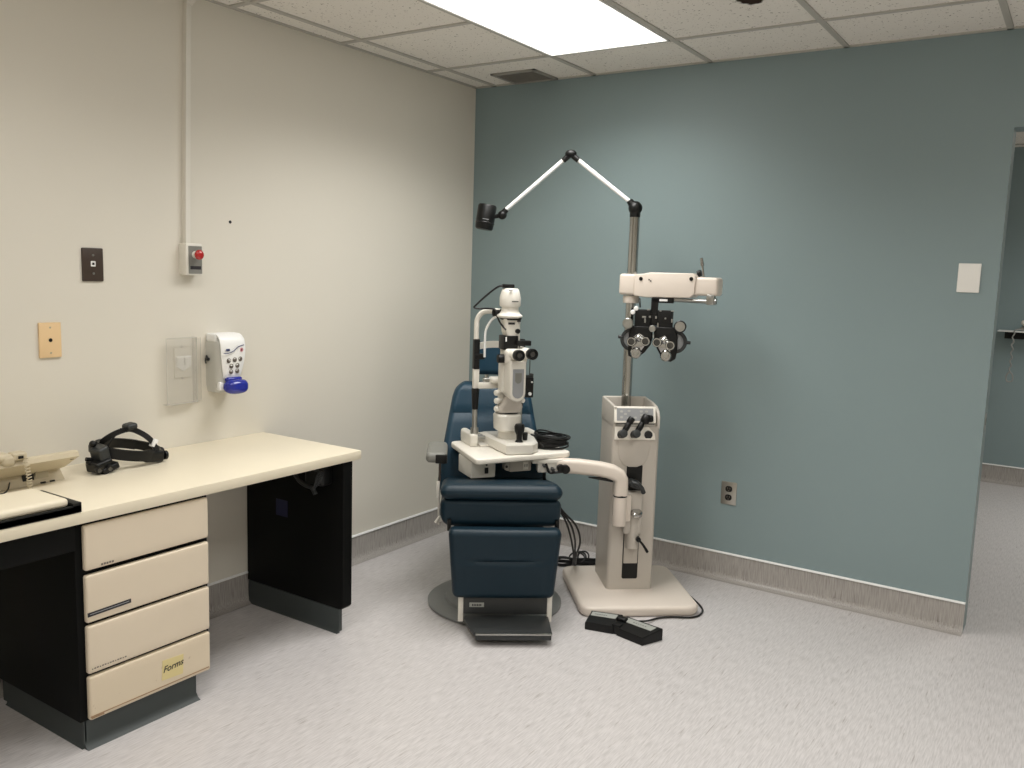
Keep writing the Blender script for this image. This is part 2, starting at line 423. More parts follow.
t = thing('alarm_box', 'white wall box with grey faceplate and protruding red push button', 'alarm', (-.001, -1.874, 1.475))
b = MB(); b.prism(rrect(.073, .121, .004), .046, XW, .003); b.build('body', 'white', t)
b = MB(); b.prism(rrect(.060, .106, .002), .0015, M.Translation((.046, .004, -.002)) @ XW); b.build('faceplate', 'grey', t)
b = MB(); b.prism(rrect(.048, .013, .001), .0008, M.Translation((.0472, .005, -.032)) @ XW); b.build('label_strip', 'ink', t)
bt = MB(); bt.cyl((.046, .002, .018), (.068, .002, .018), .0105, seg=20); bt.cyl((.046, .002, .018), (.050, .002, .018), .014, seg=20); o = bt.build('button_stem', 'white', t)
b = MB(); b.ball((.074, .002, .018), .0195, (.72, 1, 1)); b.build('button', 'red', o)

b = MB(); path = [(.011, -1.884, 1.536), (.011, -1.879, 1.8), (.011, -1.869, 2.2), (.011, -1.862, 2.43)]
b.tube(path, 0, n=4, flat=(.0235, .021))
b.tube([(.012, -1.862, 2.425), (.014, -1.855, 2.44), (.018, -1.84, 2.455), (.022, -1.825, 2.466)], 0, n=5, flat=(.027, .027))
tag(b.build('conduit', 'white', flat=True), 'white surface conduit rising from the red button box to the ceiling', 'conduit')

b = MB(); b.cyl((0, -1.668, 1.631), (.0015, -1.668, 1.631), .0065, seg=10); b.cyl((0, -1.668, 1.631), (.005, -1.668, 1.631), .003, seg=10)
tag(b.build('wall_plug', 'dark'), 'tiny dark screw plug on the cream wall right of the button box', 'wall plug')

# light switch beneath a clear cover
t = thing('light_switch', 'white rocker switch on a cream plate behind a clear acrylic cover', 'switch', (0, -1.905, 1.072))
b = MB(); b.prism(rrect(.075, .118, .004), .005, XW, .0015); b.build('plate', 'cream_wall', t)
b = MB(); b.loft([[(.005, -.032, .026), (.005, .034, .026), (.005, .034, -.018), (.005, .0, -.036), (.005, -.032, -.016)],
                  [(.017, -.029, .022), (.017, .031, .022), (.012, .031, -.015), (.010, .0, -.031), (.012, -.029, -.014)]]); b.box((.0165, .001, .006), (.002, .0016, .03), mi=1); b.build('rocker', ['white_plastic', 'ink_grey'], t)
for z in (.062, -.062):
    b = MB(); b.cyl((.0, .0, z), (.004, 0, z), .004, seg=12); b.build('screw', 'steel', t)
t = thing('acrylic_cover', 'clear acrylic box cover over the switch left of the soap dispenser', 'cover', (-.001, -1.925, 1.043))
b = MB(); w, h, dp = .136, .258, .028
b.box((dp, 0, 0), (.003, w, h), .001); b.box((dp/2, w/2, 0), (dp, .003, h)); b.box((dp/2, 0, -h/2), (dp, w, .003))
b.build('cover', 'acrylic', t, flat=True)
b = MB()
for p, q in (((dp+.002, -w/2, -h/2), (dp+.002, w/2, -h/2)), ((dp+.002, -w/2, h/2), (dp+.002, w/2, h/2)), ((dp+.002, -w/2, -h/2), (dp+.002, -w/2, h/2)), ((dp+.002, w/2, -h/2), (dp+.002, w/2, h/2))):
    b.cyl(p, q, .0009, seg=6)
b.cyl((.003, w/2+.038, -h/2+.002), (dp, -w/2+.02, -h/2-.004), .0016, seg=6)
b.build('edge', 'frost', t)
b = MB(); b.box((.003, w/2+.018, 0), (.005, .038, h-.01), .001); b.build('hinge_flange', 'acrylic', t, flat=True)

# soap dispenser
t = thing('soap_dispenser', 'white soap dispenser with hand-wash icons and a royal blue push lever', 'soap dispenser', (0, -1.738, 1.065))
def disp_loop(z, d, w, r=.03):
    # plan section: flat back on the wall, rounded front
    pts = [(0.0, -w/2), (d-r, -w/2)]
    for k in range(1, 6): a = R(-90+90*k/6); pts.append((d-r+r*math.cos(a), -w/2+r+r*math.sin(a)))
    pts.append((d, -w/2+r)); pts.append((d, w/2-r))
    for k in range(1, 6): a = R(90*k/6); pts.append((d-r+r*math.cos(a), w/2-r+r*math.sin(a)))
    pts += [(d-r, w/2), (0, w/2)]
    return [(x, y, z) for x, y in pts]
b = MB(); b.loft([disp_loop(-.118, .068, .1, .02), disp_loop(-.09, .076, .112), disp_loop(.02, .084, .116), disp_loop(.07, .080, .114), disp_loop(.095, .068, .108), disp_loop(.108, .05, .1, .02), disp_loop(.112, .03, .09, .015)])
b.build('body', ['frost'], t)
# white hood over top and front with a tongue running down
def tongue(z): # half width of shield at z
    if z > .055: return .06
    return max(.022, .06*(1-((.055-z)/.19)**1.6*.72))
b = MB()
zs = [.119, .117, .110, .095, .075, .055, .03, 0, -.03, -.05, -.06]
ds = [.03, .066, .082, .094, .099, .101, .100, .098, .094, .091, .088]
rows = []
for z, d in zip(zs, ds):
    hw = tongue(z) if z < .1 else (.058 if z > .105 else .06)
    rows.append([(d-.009*abs(k/6)**3-.0*abs(k), hw*k/6+.006, z) for k in range(-6, 7)])
bmx = bmesh.new(); vr = [[bmx.verts.new(p) for p in r_] for r_ in rows]
for A, B in zip(vr, vr[1:]):
    for k in range(12): bmx.faces.new((A[k], B[k], B[k+1], A[k+1]))
bmesh.ops.recalc_face_normals(bmx, faces=bmx.faces)
bmesh.ops.solidify(bmx, geom=bmx.faces[:], thickness=.006)
b._add(bmx); b.bb((0, -.057, .085), (.06, .061, .119), .008, 3); b.build('hood', 'white_plastic', t)
# icons on the hood front
def fx(z):  # hood surface depth at z
    for (z0, d0), (z1, d1) in zip(zip(zs, ds), list(zip(zs, ds))[1:]):
        if z1 <= z <= z0: return d0+(d1-d0)*(z0-z)/(z0-z1)
    return .09
b = MB()
for (y, z) in ((-.022, .012), (.006, .014), (.034, .016), (-.009, -.011), (.021, -.010), (-.008, -.034), (.022, -.033)):
    b.lathe([(.0098, 0), (.0098, .0012), (.0072, .0012), (.0072, 0)], (fx(z)+.0002-.009*abs((y-.006)/tongue(z))**3, y, z), (1, 0, 0), 16)
    b.box((fx(z)+.0006-.009*abs((y-.006)/tongue(z))**3, y+.001, z-.001), (.001, .0065, .0055))
b.build('icon_set', 'ink_grey', t)
b = MB(); b.tube([(fx(.05)+.002, -.052+.004, .043), (fx(.05)+.0045, -.03, .043), (fx(.055)+.0045, -.005, .05), (fx(.06)+.004, .02, .066), (fx(.07)-.004, .055, .072)], .0016, 6); b.box((fx(.058)+.001, -.028, .056), (.002, .017, .008)); b.build('swoosh', 'navy_ink', t)
b = MB(); b.lathe([(.008, 0), (.008, .0012), (.0045, .0012), (.0045, 0)], (fx(.052)-.001, .04, .053), (1, 0, 0), 16); b.build('mark', 'pink_ink', t)
b = MB(); b.pillow((.098, .010, -.094), (.05, .108, .06), .024, 14, lambda p: (p.x+.012*(1-(p.y/.054)**2), p.y, p.z*(1-.25*(p.y/.054)**2))); b.box((.088, .008, -.066), (.03, .07, .02), .008, 3); b.build('push_lever', 'blue_plastic', t)
b = MB(); b.box((.062, -.036, -.092), (.03, .03, .035), .006); b.build('nozzle', 'white_plastic', t)
b = MB(); b.tube([(.006, -.06, .022), (.02, -.068, .03), (.03, -.073, .02), (.022, -.075, .012), (.01, -.064, -.002)], .003, 6); b.box((.018, -.063, .015), (.02, .010, .012), .003); b.build('latch', 'dark', t)

# ------------------------------------------------------------------ fittings on blue wall
t = thing('power_outlet', 'steel duplex power outlet low on the blue wall', 'outlet', (1.58, 0, .433))
b = MB(); b.prism(rrect(.076, .112, .004), .006, XB, .002); b.build('plate', 'steel_plate', t)
for z in (.0215, -.0205):
    b = MB(); b.prism(rrect(.033, .029, .012), .003, M.Translation((0, -.005, z)) @ XB); b.box((-.006, -.0085, z+.003), (.0025, .001, .009), mi=1); b.box((.006, -.0085, z+.003), (.0025, .001, .008), mi=1); b.cyl((0, -.007, z-.008), (0, -.0088, z-.008), .0025, seg=10, mi=1); b.build('socket', ['black', 'ink_grey'], t)
b = MB(); b.cyl((0, -.005, 0), (0, -.008, 0), .0035, seg=12); b.build('screw', 'steel', t)
t = thing('switch_plate', 'white wall plate on the blue wall beside the doorway', 'switch', (2.525, 0, 1.497))
b = MB(); b.prism(rrect(.083, .118, .003), .007, XB, .002); b.build('plate', 'plate_white', t)
for z in (.046, -.046):
    b = MB(); b.cyl((0, -.006, z), (0, -.0078, z), .003, seg=10); b.build('screw', 'plate_white', t)
t = thing('strike_plate', 'small bright strike plate on the doorway jamb', 'strike plate', (XE, .055, .905))
b = MB(); b.prism(rrect(.026, .07, .004), .002, XW); b.build('plate', 'steel', t)
b = MB(); b.box((.002, 0, 0), (.001, .012, .028)); b.build('latch_hole', 'black', t)
# far room shelf
t = thing('wall_shelf', 'thin glass shelf with a metal bracket on the far blue wall', 'shelf', (2.60, YB, 1.15))
b = MB(); b.box((-.01, -.075, -.004), (.36, .15, .008), .002); b.build('shelf_board', 'trim', t)
b = MB(); b.box((.0, -.012, -.035), (.3, .024, .055), .004); b.box((.03, -.07, -.02), (.018, .14, .02)); b.build('bracket', 'black', t)
t = thing('hand_instrument', 'small silver hand instrument lying on the far glass shelf', 'instrument', (2.60, YB-.08, 1.151))
b = MB(); b.box((.02, 0, .014), (.13, .05, .026), .006); b.cyl((-.05, 0, .012), (.02, 0, .07), .011, seg=14); b.build('body', 'steel', t)
b = MB(); b.ball((-.03, 0, .06), .02); b.cyl((.03, 0, .02), (.05, -.01, .09), .012, seg=12); b.build('head', 'white', t)
b = MB(); pts = []
for k in range(26): pts.append((2.515+.006*math.sin(k*1.3), YB-.155-.003*math.cos(k*1.3), 1.15-.012*k))
b.tube(pts, .005, 6, 2); b.tube([(2.515, YB-.155, .86), (2.495, YB-.155, .82), (2.505, YB-.155, .785), (2.535, YB-.155, .79), (2.535, YB-.155, .83), (2.515, YB-.155, .86)], .005, 6, 5)
b.tube([(2.515, YB-.155, 1.15), (2.53, YB-.15, 1.163), (2.57, YB-.1, 1.166)], .005, 6, 4)
tag(b.build('coiled_cord', 'grey_cable'), 'thin pale looped cord hanging from the far shelf', 'cord')

# ------------------------------------------------------------------ desk
DZ = .74; DX = .582
b = MB(); b.bb((.001, -3.9, .704), (DX, -1.505, DZ), .003, 2)
o = b.build('worktop', ['laminate'])
tag(o, 'long cream laminate worktop along the left wall', 'worktop')
t = thing('drawer_unit', 'black drawer pedestal with four cream drawers under the worktop', 'drawer unit', (0, -2.44, 0))
b = MB(); b.bb((.03, -.232, .085), (.552, .225, .703), .003); b.build('carcass', 'black_lam', t)
b = MB(); b.bb((.06, -.215, 0), (.548, .16, .088)); b.build('toe_kick', 'rubber', t, flat=True)
b = MB(); b.loft([[(.548, y, .085), (.552, y, .085), (.552, y, .02), (.562, y, .006), (.575, y, .0), (.548, y, 0)] for y in (-.222, .172)])
b.loft([[(x, -.215, .085), (x, -.219, .085), (x, -.219, .02), (x, -.225, .004), (x, -.229, 0), (x, -.215, 0)] for x in (.1, .552)]); b.build('toe_skirting', 'rubber', t)
zt_ = [(.556, .693), (.396, .542), (.237, .386), (.091, .228)]
for k, (z0, z1) in enumerate(zt_):
    b = MB(); b.pillow((.5645, .001, (z0+z1)/2), (.021, .428, z1-z0), .0075, 8)
    d = b.build('drawer', 'drawer_worn' if k == 3 else 'drawer', t)
    d['label'] = ['top drawer front with a tiny printed label', 'second drawer front with a black label strip', 'third drawer front with a thin text strip', 'scuffed bottom drawer front with a yellow note'][k]
    b = MB(); b.bb((.06, -.19, z0+.015), (.553, .19, z1-.01)); b.build('drawer_box', 'black_lam', d, flat=True)
    Y0 = -2.44
    if k == 0:
        b = MB()
        for q in range(5): b.box((.5755, -2.602+.0085*q-Y0, .566+.0005*(q % 2)), (.001, .006, .006))
        b.build('label_text', 'ink_grey', d)
    if k == 1:
        b = MB(); b.box((.5757, -2.582-Y0, .424), (.0016, .139, .0125), rot=(R(1.5), 0, 0)); b.build('label_strip', 'ink', d)
        b = MB(); b.box((.5767, -2.582-Y0, .4245), (.0006, .125, .002), rot=(R(1.5), 0, 0)); b.build('label_text', 'mid_grey', d)
    if k == 2:
        b = MB()
        for q in range(14): b.box((.5755, -2.642+.0082*q-Y0, .252+.0004*((q*7) % 3)), (.001, .0055 if q % 3 else .003, .0035))
        b.build('label_text', 'ink_grey', d)
    if k == 3:
        b = MB(); b.box((.5757, -2.372-Y0, .1555), (.0012, .078, .066), rot=(R(-3), 0, 0)); b.build('sticky_note', 'note', d)
        b = MB(); b._add(text_mesh('Forms', .029, M.Translation((.5768, -2.372-Y0, .160)) @ M.Rotation(R(4), 4, 'X') @ XW, .0002, .35, offset=.0004)); b.build('handwriting', 'ink', d, flat=True)
        b = MB(); b.box((.5752, -.003, .104), (.0012, .42, .0035)); b.box((.5752, -.19, .1), (.0012, .04, .006)); b.build('worn_edge', 'wear', d)

t = thing('desk_end_panel', 'black end panel carrying the right end of the worktop', 'desk panel', (0, -1.6, 0))
b = MB(); b.prism([(.004, .703), (.004, .10), (.565, .10), (.576, .111), (.576, .703)], .052, M.Translation((0, .052, 0)) @ XB, .004); b.build('panel', 'black_lam', t)
b = MB(); b.bb((.01, .004, 0), (.545, .028, .10)); b.loft([[(x, .004, .098), (x, .0, .098), (x, .0, .014), (x, -.006, .003), (x, -.012, 0), (x, .004, 0)] for x in (.012, .556)]); b.build('toe_kick', 'rubber', t)
b = MB(); b.box((.225, -.001, .46), (.07, .001, .07)); b.build('label_patch', 'blue_label', t, flat=True)
b = MB(); b.pillow((.47, -.03, .645), (.1, .06, .075), .012, 6); b.build('transformer', 'black', t)
b = MB()
b.tube([(.30, -.02, .69), (.33, -.04, .655), (.38, -.055, .618), (.43, -.06, .602), (.46, -.055, .595), (.475, -.05, .57)], .009, 8)
for k in range(5): b.tube([(.46+.006*k, -.065, .60-.004*k), (.50+.004*k, -.07-.003*k, .61+.012*k), (.52, -.06, .645+.006*k), (.50-.008*k, -.06, .67)], .003, 6)
b.build('cable_bundle', 'dark', t)

# black apron and knee-hole back, left of the pedestal
b = MB(); b.bb((.545, -3.9, .622), (.562, -2.673, .703), .002)
tag(b.build('apron_rail', 'black_lam'), 'black apron rail under the worktop left of the drawers', 'desk rail')
b = MB(); b.bb((.03, -3.9, 0), (.575, -3.84, .703), .003); tag(b.build('desk_leg_panel', 'black_lam'), 'black panel carrying the near end of the worktop', 'desk panel')

# writing board on the worktop
t = thing('writing_board', 'cream board in a black frame lying on the worktop beside the phone', 'board', (.47, -2.9, DZ))
b = MB(); b.bb((-.085, -.45, .0005), (.113, .236, .019), .001); b.bb((-.10, .212, .0005), (.113, .238, .030), .002); b.bb((.104, -.45, .0005), (.113, .236, .023), .002); b.build('frame', 'black', t)
b = MB(); b.pillow((.006, -.12, .0325), (.192, .655, .026), .011, 12); b.build('board', 'laminate', t)

# ------------------------------------------------------------------ desk phone
t = thing('desk_phone', 'beige corded desk phone seen from behind at the left of the worktop', 'phone', (.15, -2.62, DZ))
b = MB(); b.loft([[(.055, y, .765), (.235, y2, .846), (.25, y2, .842), (.256, y2, .828), (.205, y, .788), (.10, y, .752), (.06, y, .755)] for y, y2 in ((-2.86, -2.86), (-2.50, -2.478))])
b.build('body', 'beige_plastic', t, world=True, ang=25)
b = MB(); b.loft([[(.09, y0, z), (.182-.02*(z > .75), y0, z), (.182-.02*(z > .75), y1, z), (.09, y1, z)] for z, y0, y1 in ((.7405, -2.80, -2.488), (.792, -2.80, -2.50))])
b.build('stand', 'beige_plastic', t, world=True, ang=25)
b = MB(); b.box((.172, -2.603, .765), (.012, .035, .018), mi=0); b.build('port', 'black', t, world=True)
b = MB(); b.box((.171, -2.56, .768), (.012, .042, .022)); b.build('panel', 'beige_dark', t, world=True)
for y in (-2.56, -2.53):
    b = MB(); b.box((.177, y, .743), (.014, .016, .005)); b.build('foot', 'black', t, world=True)
b = MB(); b.box((.238, -2.497, .822), (.014, .012, .009)); b.build('screw_recess', 'black', t, world=True)
b = MB(); b.pillow((.235, -2.70, .848), (.055, .045, .036), .014, 8); b.pillow((.235, -2.80, .858), (.05, .22, .024), .011, 8); b.pillow((.242, -2.667, .857), (.04, .045, .026), .008, 8); h = b.build('handset', 'beige_plastic', t, world=True)
b = MB(); b.box((.266, -2.668, .856), (.004, .014, .008)); b.build('cord_socket', 'black', h, world=True)
b = MB(); pts = []
for k in range(121):
    u = k/120; a = u*2*PI*15
    if u < .75: c = V((.268+.010*math.sin(u*3), -2.656+.010*u, .852-.105*(u/.75)**.9))
    else: c = V((.272+.03*(u-.75), -2.648-.12*(u-.75), .7475))
    pts.append(c+V((.005*math.cos(a), .0068*math.sin(a), .002*math.sin(a))))
b.tube(pts, .0018, 5, 2); b.build('coiled_cord', 'beige_plastic', h, world=True)
b = MB(); b.tube([(.175, -2.66, .76), (.2, -2.68, .744), (.23, -2.72, .743), (.2, -2.80, .743)], .0022, 6); b.build('line_cord', 'dark', t, world=True)

# ------------------------------------------------------------------ head-worn ophthalmoscope
t = thing('headset', 'black head-worn binocular ophthalmoscope lying on the cream worktop', 'headset', (.15, -2.26, DZ))
def ell(k, n=28, cx=.135, cy=-2.232, ax=.078, ay=.118):
    a = 2*PI*k/n; y = cy+ay*math.cos(a)
    return (cx+ax*math.sin(a), y, .794-.17*(y-cy)-.014*math.sin(a))
b = MB(); b.tube([ell(k) for k in range(28)], 0, n=3, closed=True, flat=(.034, .006)); band = b.build('headband', 'black', t, world=True)
b = MB(); b.tube([tuple(V(ell(k, ax=.071, ay=.111))) for k in range(3, 25)], 0, n=3, flat=(.038, .007)); b.build('padding', 'black', band, world=True)
b = MB(); b.pillow((.192, -2.168, .768), (.03, .085, .045), .012, 8, rot=(R(-9), 0, R(8))); b.cyl((.185, -2.122, .763), (.185, -2.112, .762), .017, seg=16); b.build('ratchet_housing', 'black', t, world=True)
b = MB(); b.cyl((.14, -2.112, .768), (.14, -2.098, .765), .018, seg=18, bevel=.003); b.build('ratchet_knob', 'black', t, world=True)
b = MB(); b.tube([(.075, -2.325, .80), (.10, -2.295, .835), (.12, -2.262, .857), (.135, -2.225, .866), (.15, -2.195, .854), (.175, -2.168, .826), (.195, -2.155, .785)], 0, n=6, flat=(.018, .026)); st = b.build('overhead_strap', 'black', t, world=True)
b = MB(); b.tube([(.12, -2.30, .81), (.125, -2.275, .845), (.13, -2.25, .872)], .0035, 8); b.build('strap_cable', 'black', st, world=True)
b = MB(); b.pillow((.137, -2.222, .877), (.045, .042, .024), .0105, 10, rot=(R(8), 0, 0)); b.build('crown_pad', 'dark', st, world=True)
b = MB(); b.box((.1885, -2.163, .815), (.020, .018, .03), rot=(R(-26), 0, 0), bevel=.002); b.build('label', 'white_plastic', st, world=True)
b = MB(); b.pillow((.178, -2.36, .801), (.05, .044, .058), .008, 8, rot=(R(14), 0, R(12))); op = b.build('optics_housing', 'dark', t, world=True)
b = MB(); b.pillow((.185, -2.368, .768), (.06, .068, .036), .008, 8, rot=(R(10), 0, R(8))); b.pillow((.195, -2.345, .7560), (.05, .062, .022), .006, 8, rot=(R(18), 0, 0)); b.build('prism_box', 'black', op, world=True)
for dy in (-.026, .012):
    b = MB(); b.cyl((.205, -2.362+dy, .763), (.221, -2.364+dy, .758), .0115, seg=18); b.cyl((.219, -2.364+dy, .758), (.222, -2.364+dy, .7575), .008, seg=16, mi=1); b.build('eyepiece', ['black', 'lens'], op, world=True)
b = MB(); b.box((.175, -2.345, .756), (.03, .09, .02), .004, rot=(R(5), 0, 0)); b.build('mirror_shelf', 'black', op, world=True)
b = MB(); b.ball((.165, -2.378, .840), .012); b.cyl((.165, -2.378, .840), (.16, -2.37, .835), .006); b.build('knob', 'black', op, world=True)
b = MB(); b.box((.14, -2.345, .815), (.06, .04, .03), .006); b.box((.15, -2.335, .80), (.04, .02, .05), .004); b.build('hinge', 'black', t, world=True)
b = MB(); b.cyl((.16, -2.402, .79), (.165, -2.375, .785), .007); b.box((.175, -2.398, .778), (.02, .018, .012), .003); b.build('lever', 'black', op, world=True)

# ------------------------------------------------------------------ examination chair
t = thing('exam_chair', 'blue vinyl eye examination chair with footrest on a round grey base', 'chair', (.858, -.935, 0), R(37))
b = MB(); b.lathe([(.285, 0), (.297, .004), (.298, .014), (.288, .021), (.222, .023), (.217, .034), (.2, .037), (.14, .039), (.13, .045), (0, .045)], seg=64); b.build('base_disc', 'base_grey', t)
b = MB(); b.lathe([(.135, .043), (.13, .06), (.115, .075), (.115, .30), (.12, .32), (.0, .32)], seg=36); b.build('lift_column', 'dark', t)
b = MB(); b.bb((-.19, -.2, .31), (.19, .2, .43), .015, 3); b.build('seat_frame', 'dark', t)
def seatbox(p): return (p.x*(1-.06*max(0, -p.z/.05)), p.y, p.z-(p.y*.19+.028 if p.z > 0 else 0))
b = MB(); b.pillow((.003, .02, .468), (.5, .57, .096), .03, 16, seatbox); b.build('seat_box', 'vinyl_blue', t)
def cush(p):
    k = 1+.02*math.cos(p.z*30); z = p.z+.006*(1-(p.x/.26)**2)*(1-(p.y/.25)**2)*(1 if p.z > 0 else 0)
    if p.z > 0 and p.y < -.19: z -= .012*((-.19-p.y)/.09)**2
    return (p.x*k, p.y, z)
b = MB(); b.pillow((.004, -.015, .524), (.492, .555, .068), .032, 22, cush, rot=(R(-11), 0, 0)); b.build('seat_cushion', 'vinyl_blue', t)
def leg(p):
    f = (p.z+.148)/.296; x = p.x*(.90+.10*f); y = p.y
    if p.y < 0:
        y += -.006*math.cos(p.x*6)
        u = abs(p.x)/.19
        if u < 1: y += .010*math.exp(-((p.z-.022+.008*math.cos(p.x*9))/.007)**2)*(1-u**4)
        y -= .004*math.exp(-((p.z-.0)/.03)**2)
        e = max(abs(p.x)/.2, 0)
        y += .0045*math.exp(-((abs(p.x)-.188)/.006)**2)*(1 if abs(p.z) < .12 else 0)
    return (x, y, p.z)
b = MB(); b.pillow((.020, -.30, .286), (.462, .07, .296), .026, 44, leg, rot=(R(4), 0, 0)); b.build('leg_rest', 'vinyl_blue', t)
for s in (-1, 1):
    b = MB(); b.box((.014+s*.222, -.262, .432), (.016, .035, .05), .004); b.build('hinge', 'black', t)
    b = MB(); b.box((.030+s*.183, -.286, .095), (.022, .03, .13), .004); b.build('footrest_bracket', 'white', t)
b = MB(); b.bb((-.142, -.305, .066), (.203, -.285, .138), .003); b.build('footrest_back', 'charcoal', t)
b = MB(); b.prism([(-.160, -.29), (.186, -.29), (.186, -.455), (.178, -.465), (-.115, -.465), (-.125, -.458), (-.165, -.32)], .012, M.Translation((.024, 0, .050)) @ M.Rotation(R(1.5), 4, 'X'), .003); f = b.build('footrest', 'charcoal', t)
b = MB(); b.bb((-.094, -.472, .026), (.206, -.462, .052), .003); b.build('edge_trim', 'dark', f)
b = MB(); b.bb((-.094, -.474, .047), (.206, -.462, .053), .0015); b.build('edge_strip', 'steel', f)
b = MB(); b.box((-.088, -.3065, .106), (.06, .003, .019), .001); b.build('badge', 'label_grey', t)
b = MB()
for q in range(6): b.box((-.105+.0068*q, -.3085, .106), (.0045, .001, .009))
b.build('badge_text', 'ink', t)
# backrest
def back(p):
    z = p.z+.235; f = max(0, z)/.47
    w = 1-.30*f**1.2
    x = p.x*w
    if z > .40: x *= math.sqrt(max(.05, 1-((z-.40)/.075)**2*.35))
    y = p.y+.085+.20*f**1.15
    d = .012*math.exp(-((z-.345+.02*abs(p.x))/.010)**2)*min(1, (abs(p.x)-.0)/.05+.4) if p.y < 0 else 0
    y += d - (.012*math.sin(min(1, z/.34)*PI) if p.y < 0 else 0)
    if p.y < 0: y -= .022*(abs(p.x)/.24)**2
    return (x, y, z+.49)
BX = M.Translation((.008, .155, -.0586)) @ M.Scale(1.04, 4)
b = MB(); b.X = BX.copy(); b.pillow((-.028, 0, -.006), (.485, .085, .47), .036, 34, back); b.build('backrest', 'vinyl_back', t)
b = MB(); b.X = BX.copy(); b.loft([[(-.21, .125, .5), (.16, .125, .5), (.16, .15, .5), (-.21, .15, .5)], [(-.16, .305, .90), (.11, .305, .90), (.11, .325, .90), (-.16, .325, .90)]]); b.build('back_shell', 'dark', t)
b = MB(); b.box((-.02, .26, .43), (.16, .03, .2), .004, rot=(R(-20), 0, 0)); b.box((-.02, .2, .37), (.2, .2, .03), .004); b.build('back_bracket', 'dark', t)
for s in (-1, 1):
    b = MB(); b.X = BX.copy(); b.cyl((s*.05, .29, .88), (s*.05, .315, 1.08), .007, seg=14); b.build('headrest_post', 'steel', t)
b = MB(); b.X = BX.copy(); b.pillow((.0, .285, 1.064), (.235, .062, .152), .024, 16, lambda p: (p.x, p.y-.012*math.cos(p.x*10)*(p.y < 0)+.03*(p.x/.12)**2*-1, p.z), rot=(R(-6), 0, 0)); b.build('headrest', 'vinyl_back', t)
b = MB(); b.pillow((-.271, .10, .656), (.092, .27, .046), .020, 12); a = b.build('armrest', 'grey', t)
b = MB(); b.box((-.250, -.022, .652), (.052, .03, .04), .006); b.build('armrest_clamp', 'black', a)
b = MB(); b.box((-.256, .0, .60), (.010, .016, .11), .002); b.build('armrest_rod', 'brown', a)
b = MB(); b.prism([(-.0, .55), (.05, .55), (.09, .40), (.07, .34), (.045, .34), (.02, .44)], .008, M(((0, 0, 1, -.262), (1, 0, 0, -.01), (0, 1, 0, 0), (0, 0, 0, 1))), .002); b.box((-.262, -.008, .512), (.014, .012, .075), .002); b.cyl((-.262, .035, .36), (-.19, .035, .38), .01, seg=12); b.cyl((-.27, -.0, .36), (-.25, .0, .39), .007, seg=10); b.build('armrest_support', 'white', a)

# ------------------------------------------------------------------ instrument stand
ST = thing('instrument_stand', 'beige floor-standing ophthalmic instrument stand with pole and swing arms', 'instrument stand', (1.30, -.47, 0), R(39.7))
t = ST
b = MB(); b.prism(rrect(.53, .545, .055, 8, -.016, -.003), .046, M.Translation((0, 0, .0)), .016, 4); b.build('base_plate', 'stand_pink', t)
cx, cy = -.023, .045
b = MB()
b.loft([[(x, y, z) for x, y in rrect(.213, .265, .018, 4, cx+.0015, cy+.025)] for z in (.044, .80)]); b.build('column', 'stand', t)
b = MB(); b.prism([(-.062, .79), (.20, .79), (.20, .896), (.10, .896), (-.062, .886)], .013, M(((0, 0, 1, -.128), (1, 0, 0, 0), (0, 1, 0, 0), (0, 0, 0, 1))), .004, 3); b.bb((-.127, .184, .79), (.084, .202, .899), .006, 3)
b.prism([(-.06, .79), (.20, .79), (.20, .897), (.06, .893), (-.005, .884), (-.04, .868), (-.06, .84)], .014, M(((0, 0, 1, .0705), (1, 0, 0, 0), (0, 1, 0, 0), (0, 0, 0, 1))), .004, 3)
b.build('rim', 'stand', t)
b = MB(); b.box((-.023, .085, .80), (.192, .21, .03)); b.build('tray_floor', 'grey', t)
X = M.Translation((-.034, -.048, .849)) @ M.Rotation(R(-14), 4, 'X') @ XB
b = MB(); b.prism(rrect(.188, .074, .004), .02, X, .002); pn = b.build('control_panel', 'tabletop', t)
b = MB(); b.prism(rrect(.166, .056, .002), .0012, X @ M.Translation((0, 0, .0195))); b.build('panel_face', 'mid_grey', pn)
b = MB()
for u, v in ((-.062, .013), (-.028, .016), (-.062, -.012), (-.044, .002), (-.03, -.016), (.0, -.014), (.028, .014), (.052, .014), (.03, -.002), (.054, -.002), (.03, -.016), (.055, -.016)):
    b.prism(rrect(.013, .009, .003, 3), .0022, X @ M.Translation((u, v, .02)))
b.build('button', 'button_grey', pn, label='grey membrane buttons')
b = MB(); b.prism([(-.092, .029), (.06, .029), (.088, .0), (.092, -.029), (-.092, -.029)], .016, M.Translation((-.029, -.052, .767)) @ M.Rotation(R(-10), 4, 'X') @ XB, .002); hs = b.build('handpiece_shelf', 'tabletop', t)
for x in (-.093, -.034, .030):
    b = MB(); b.cyl((x, -.05, .766), (x, -.0735, .763), .0185, seg=24); b.build('well', 'black_gloss', hs)
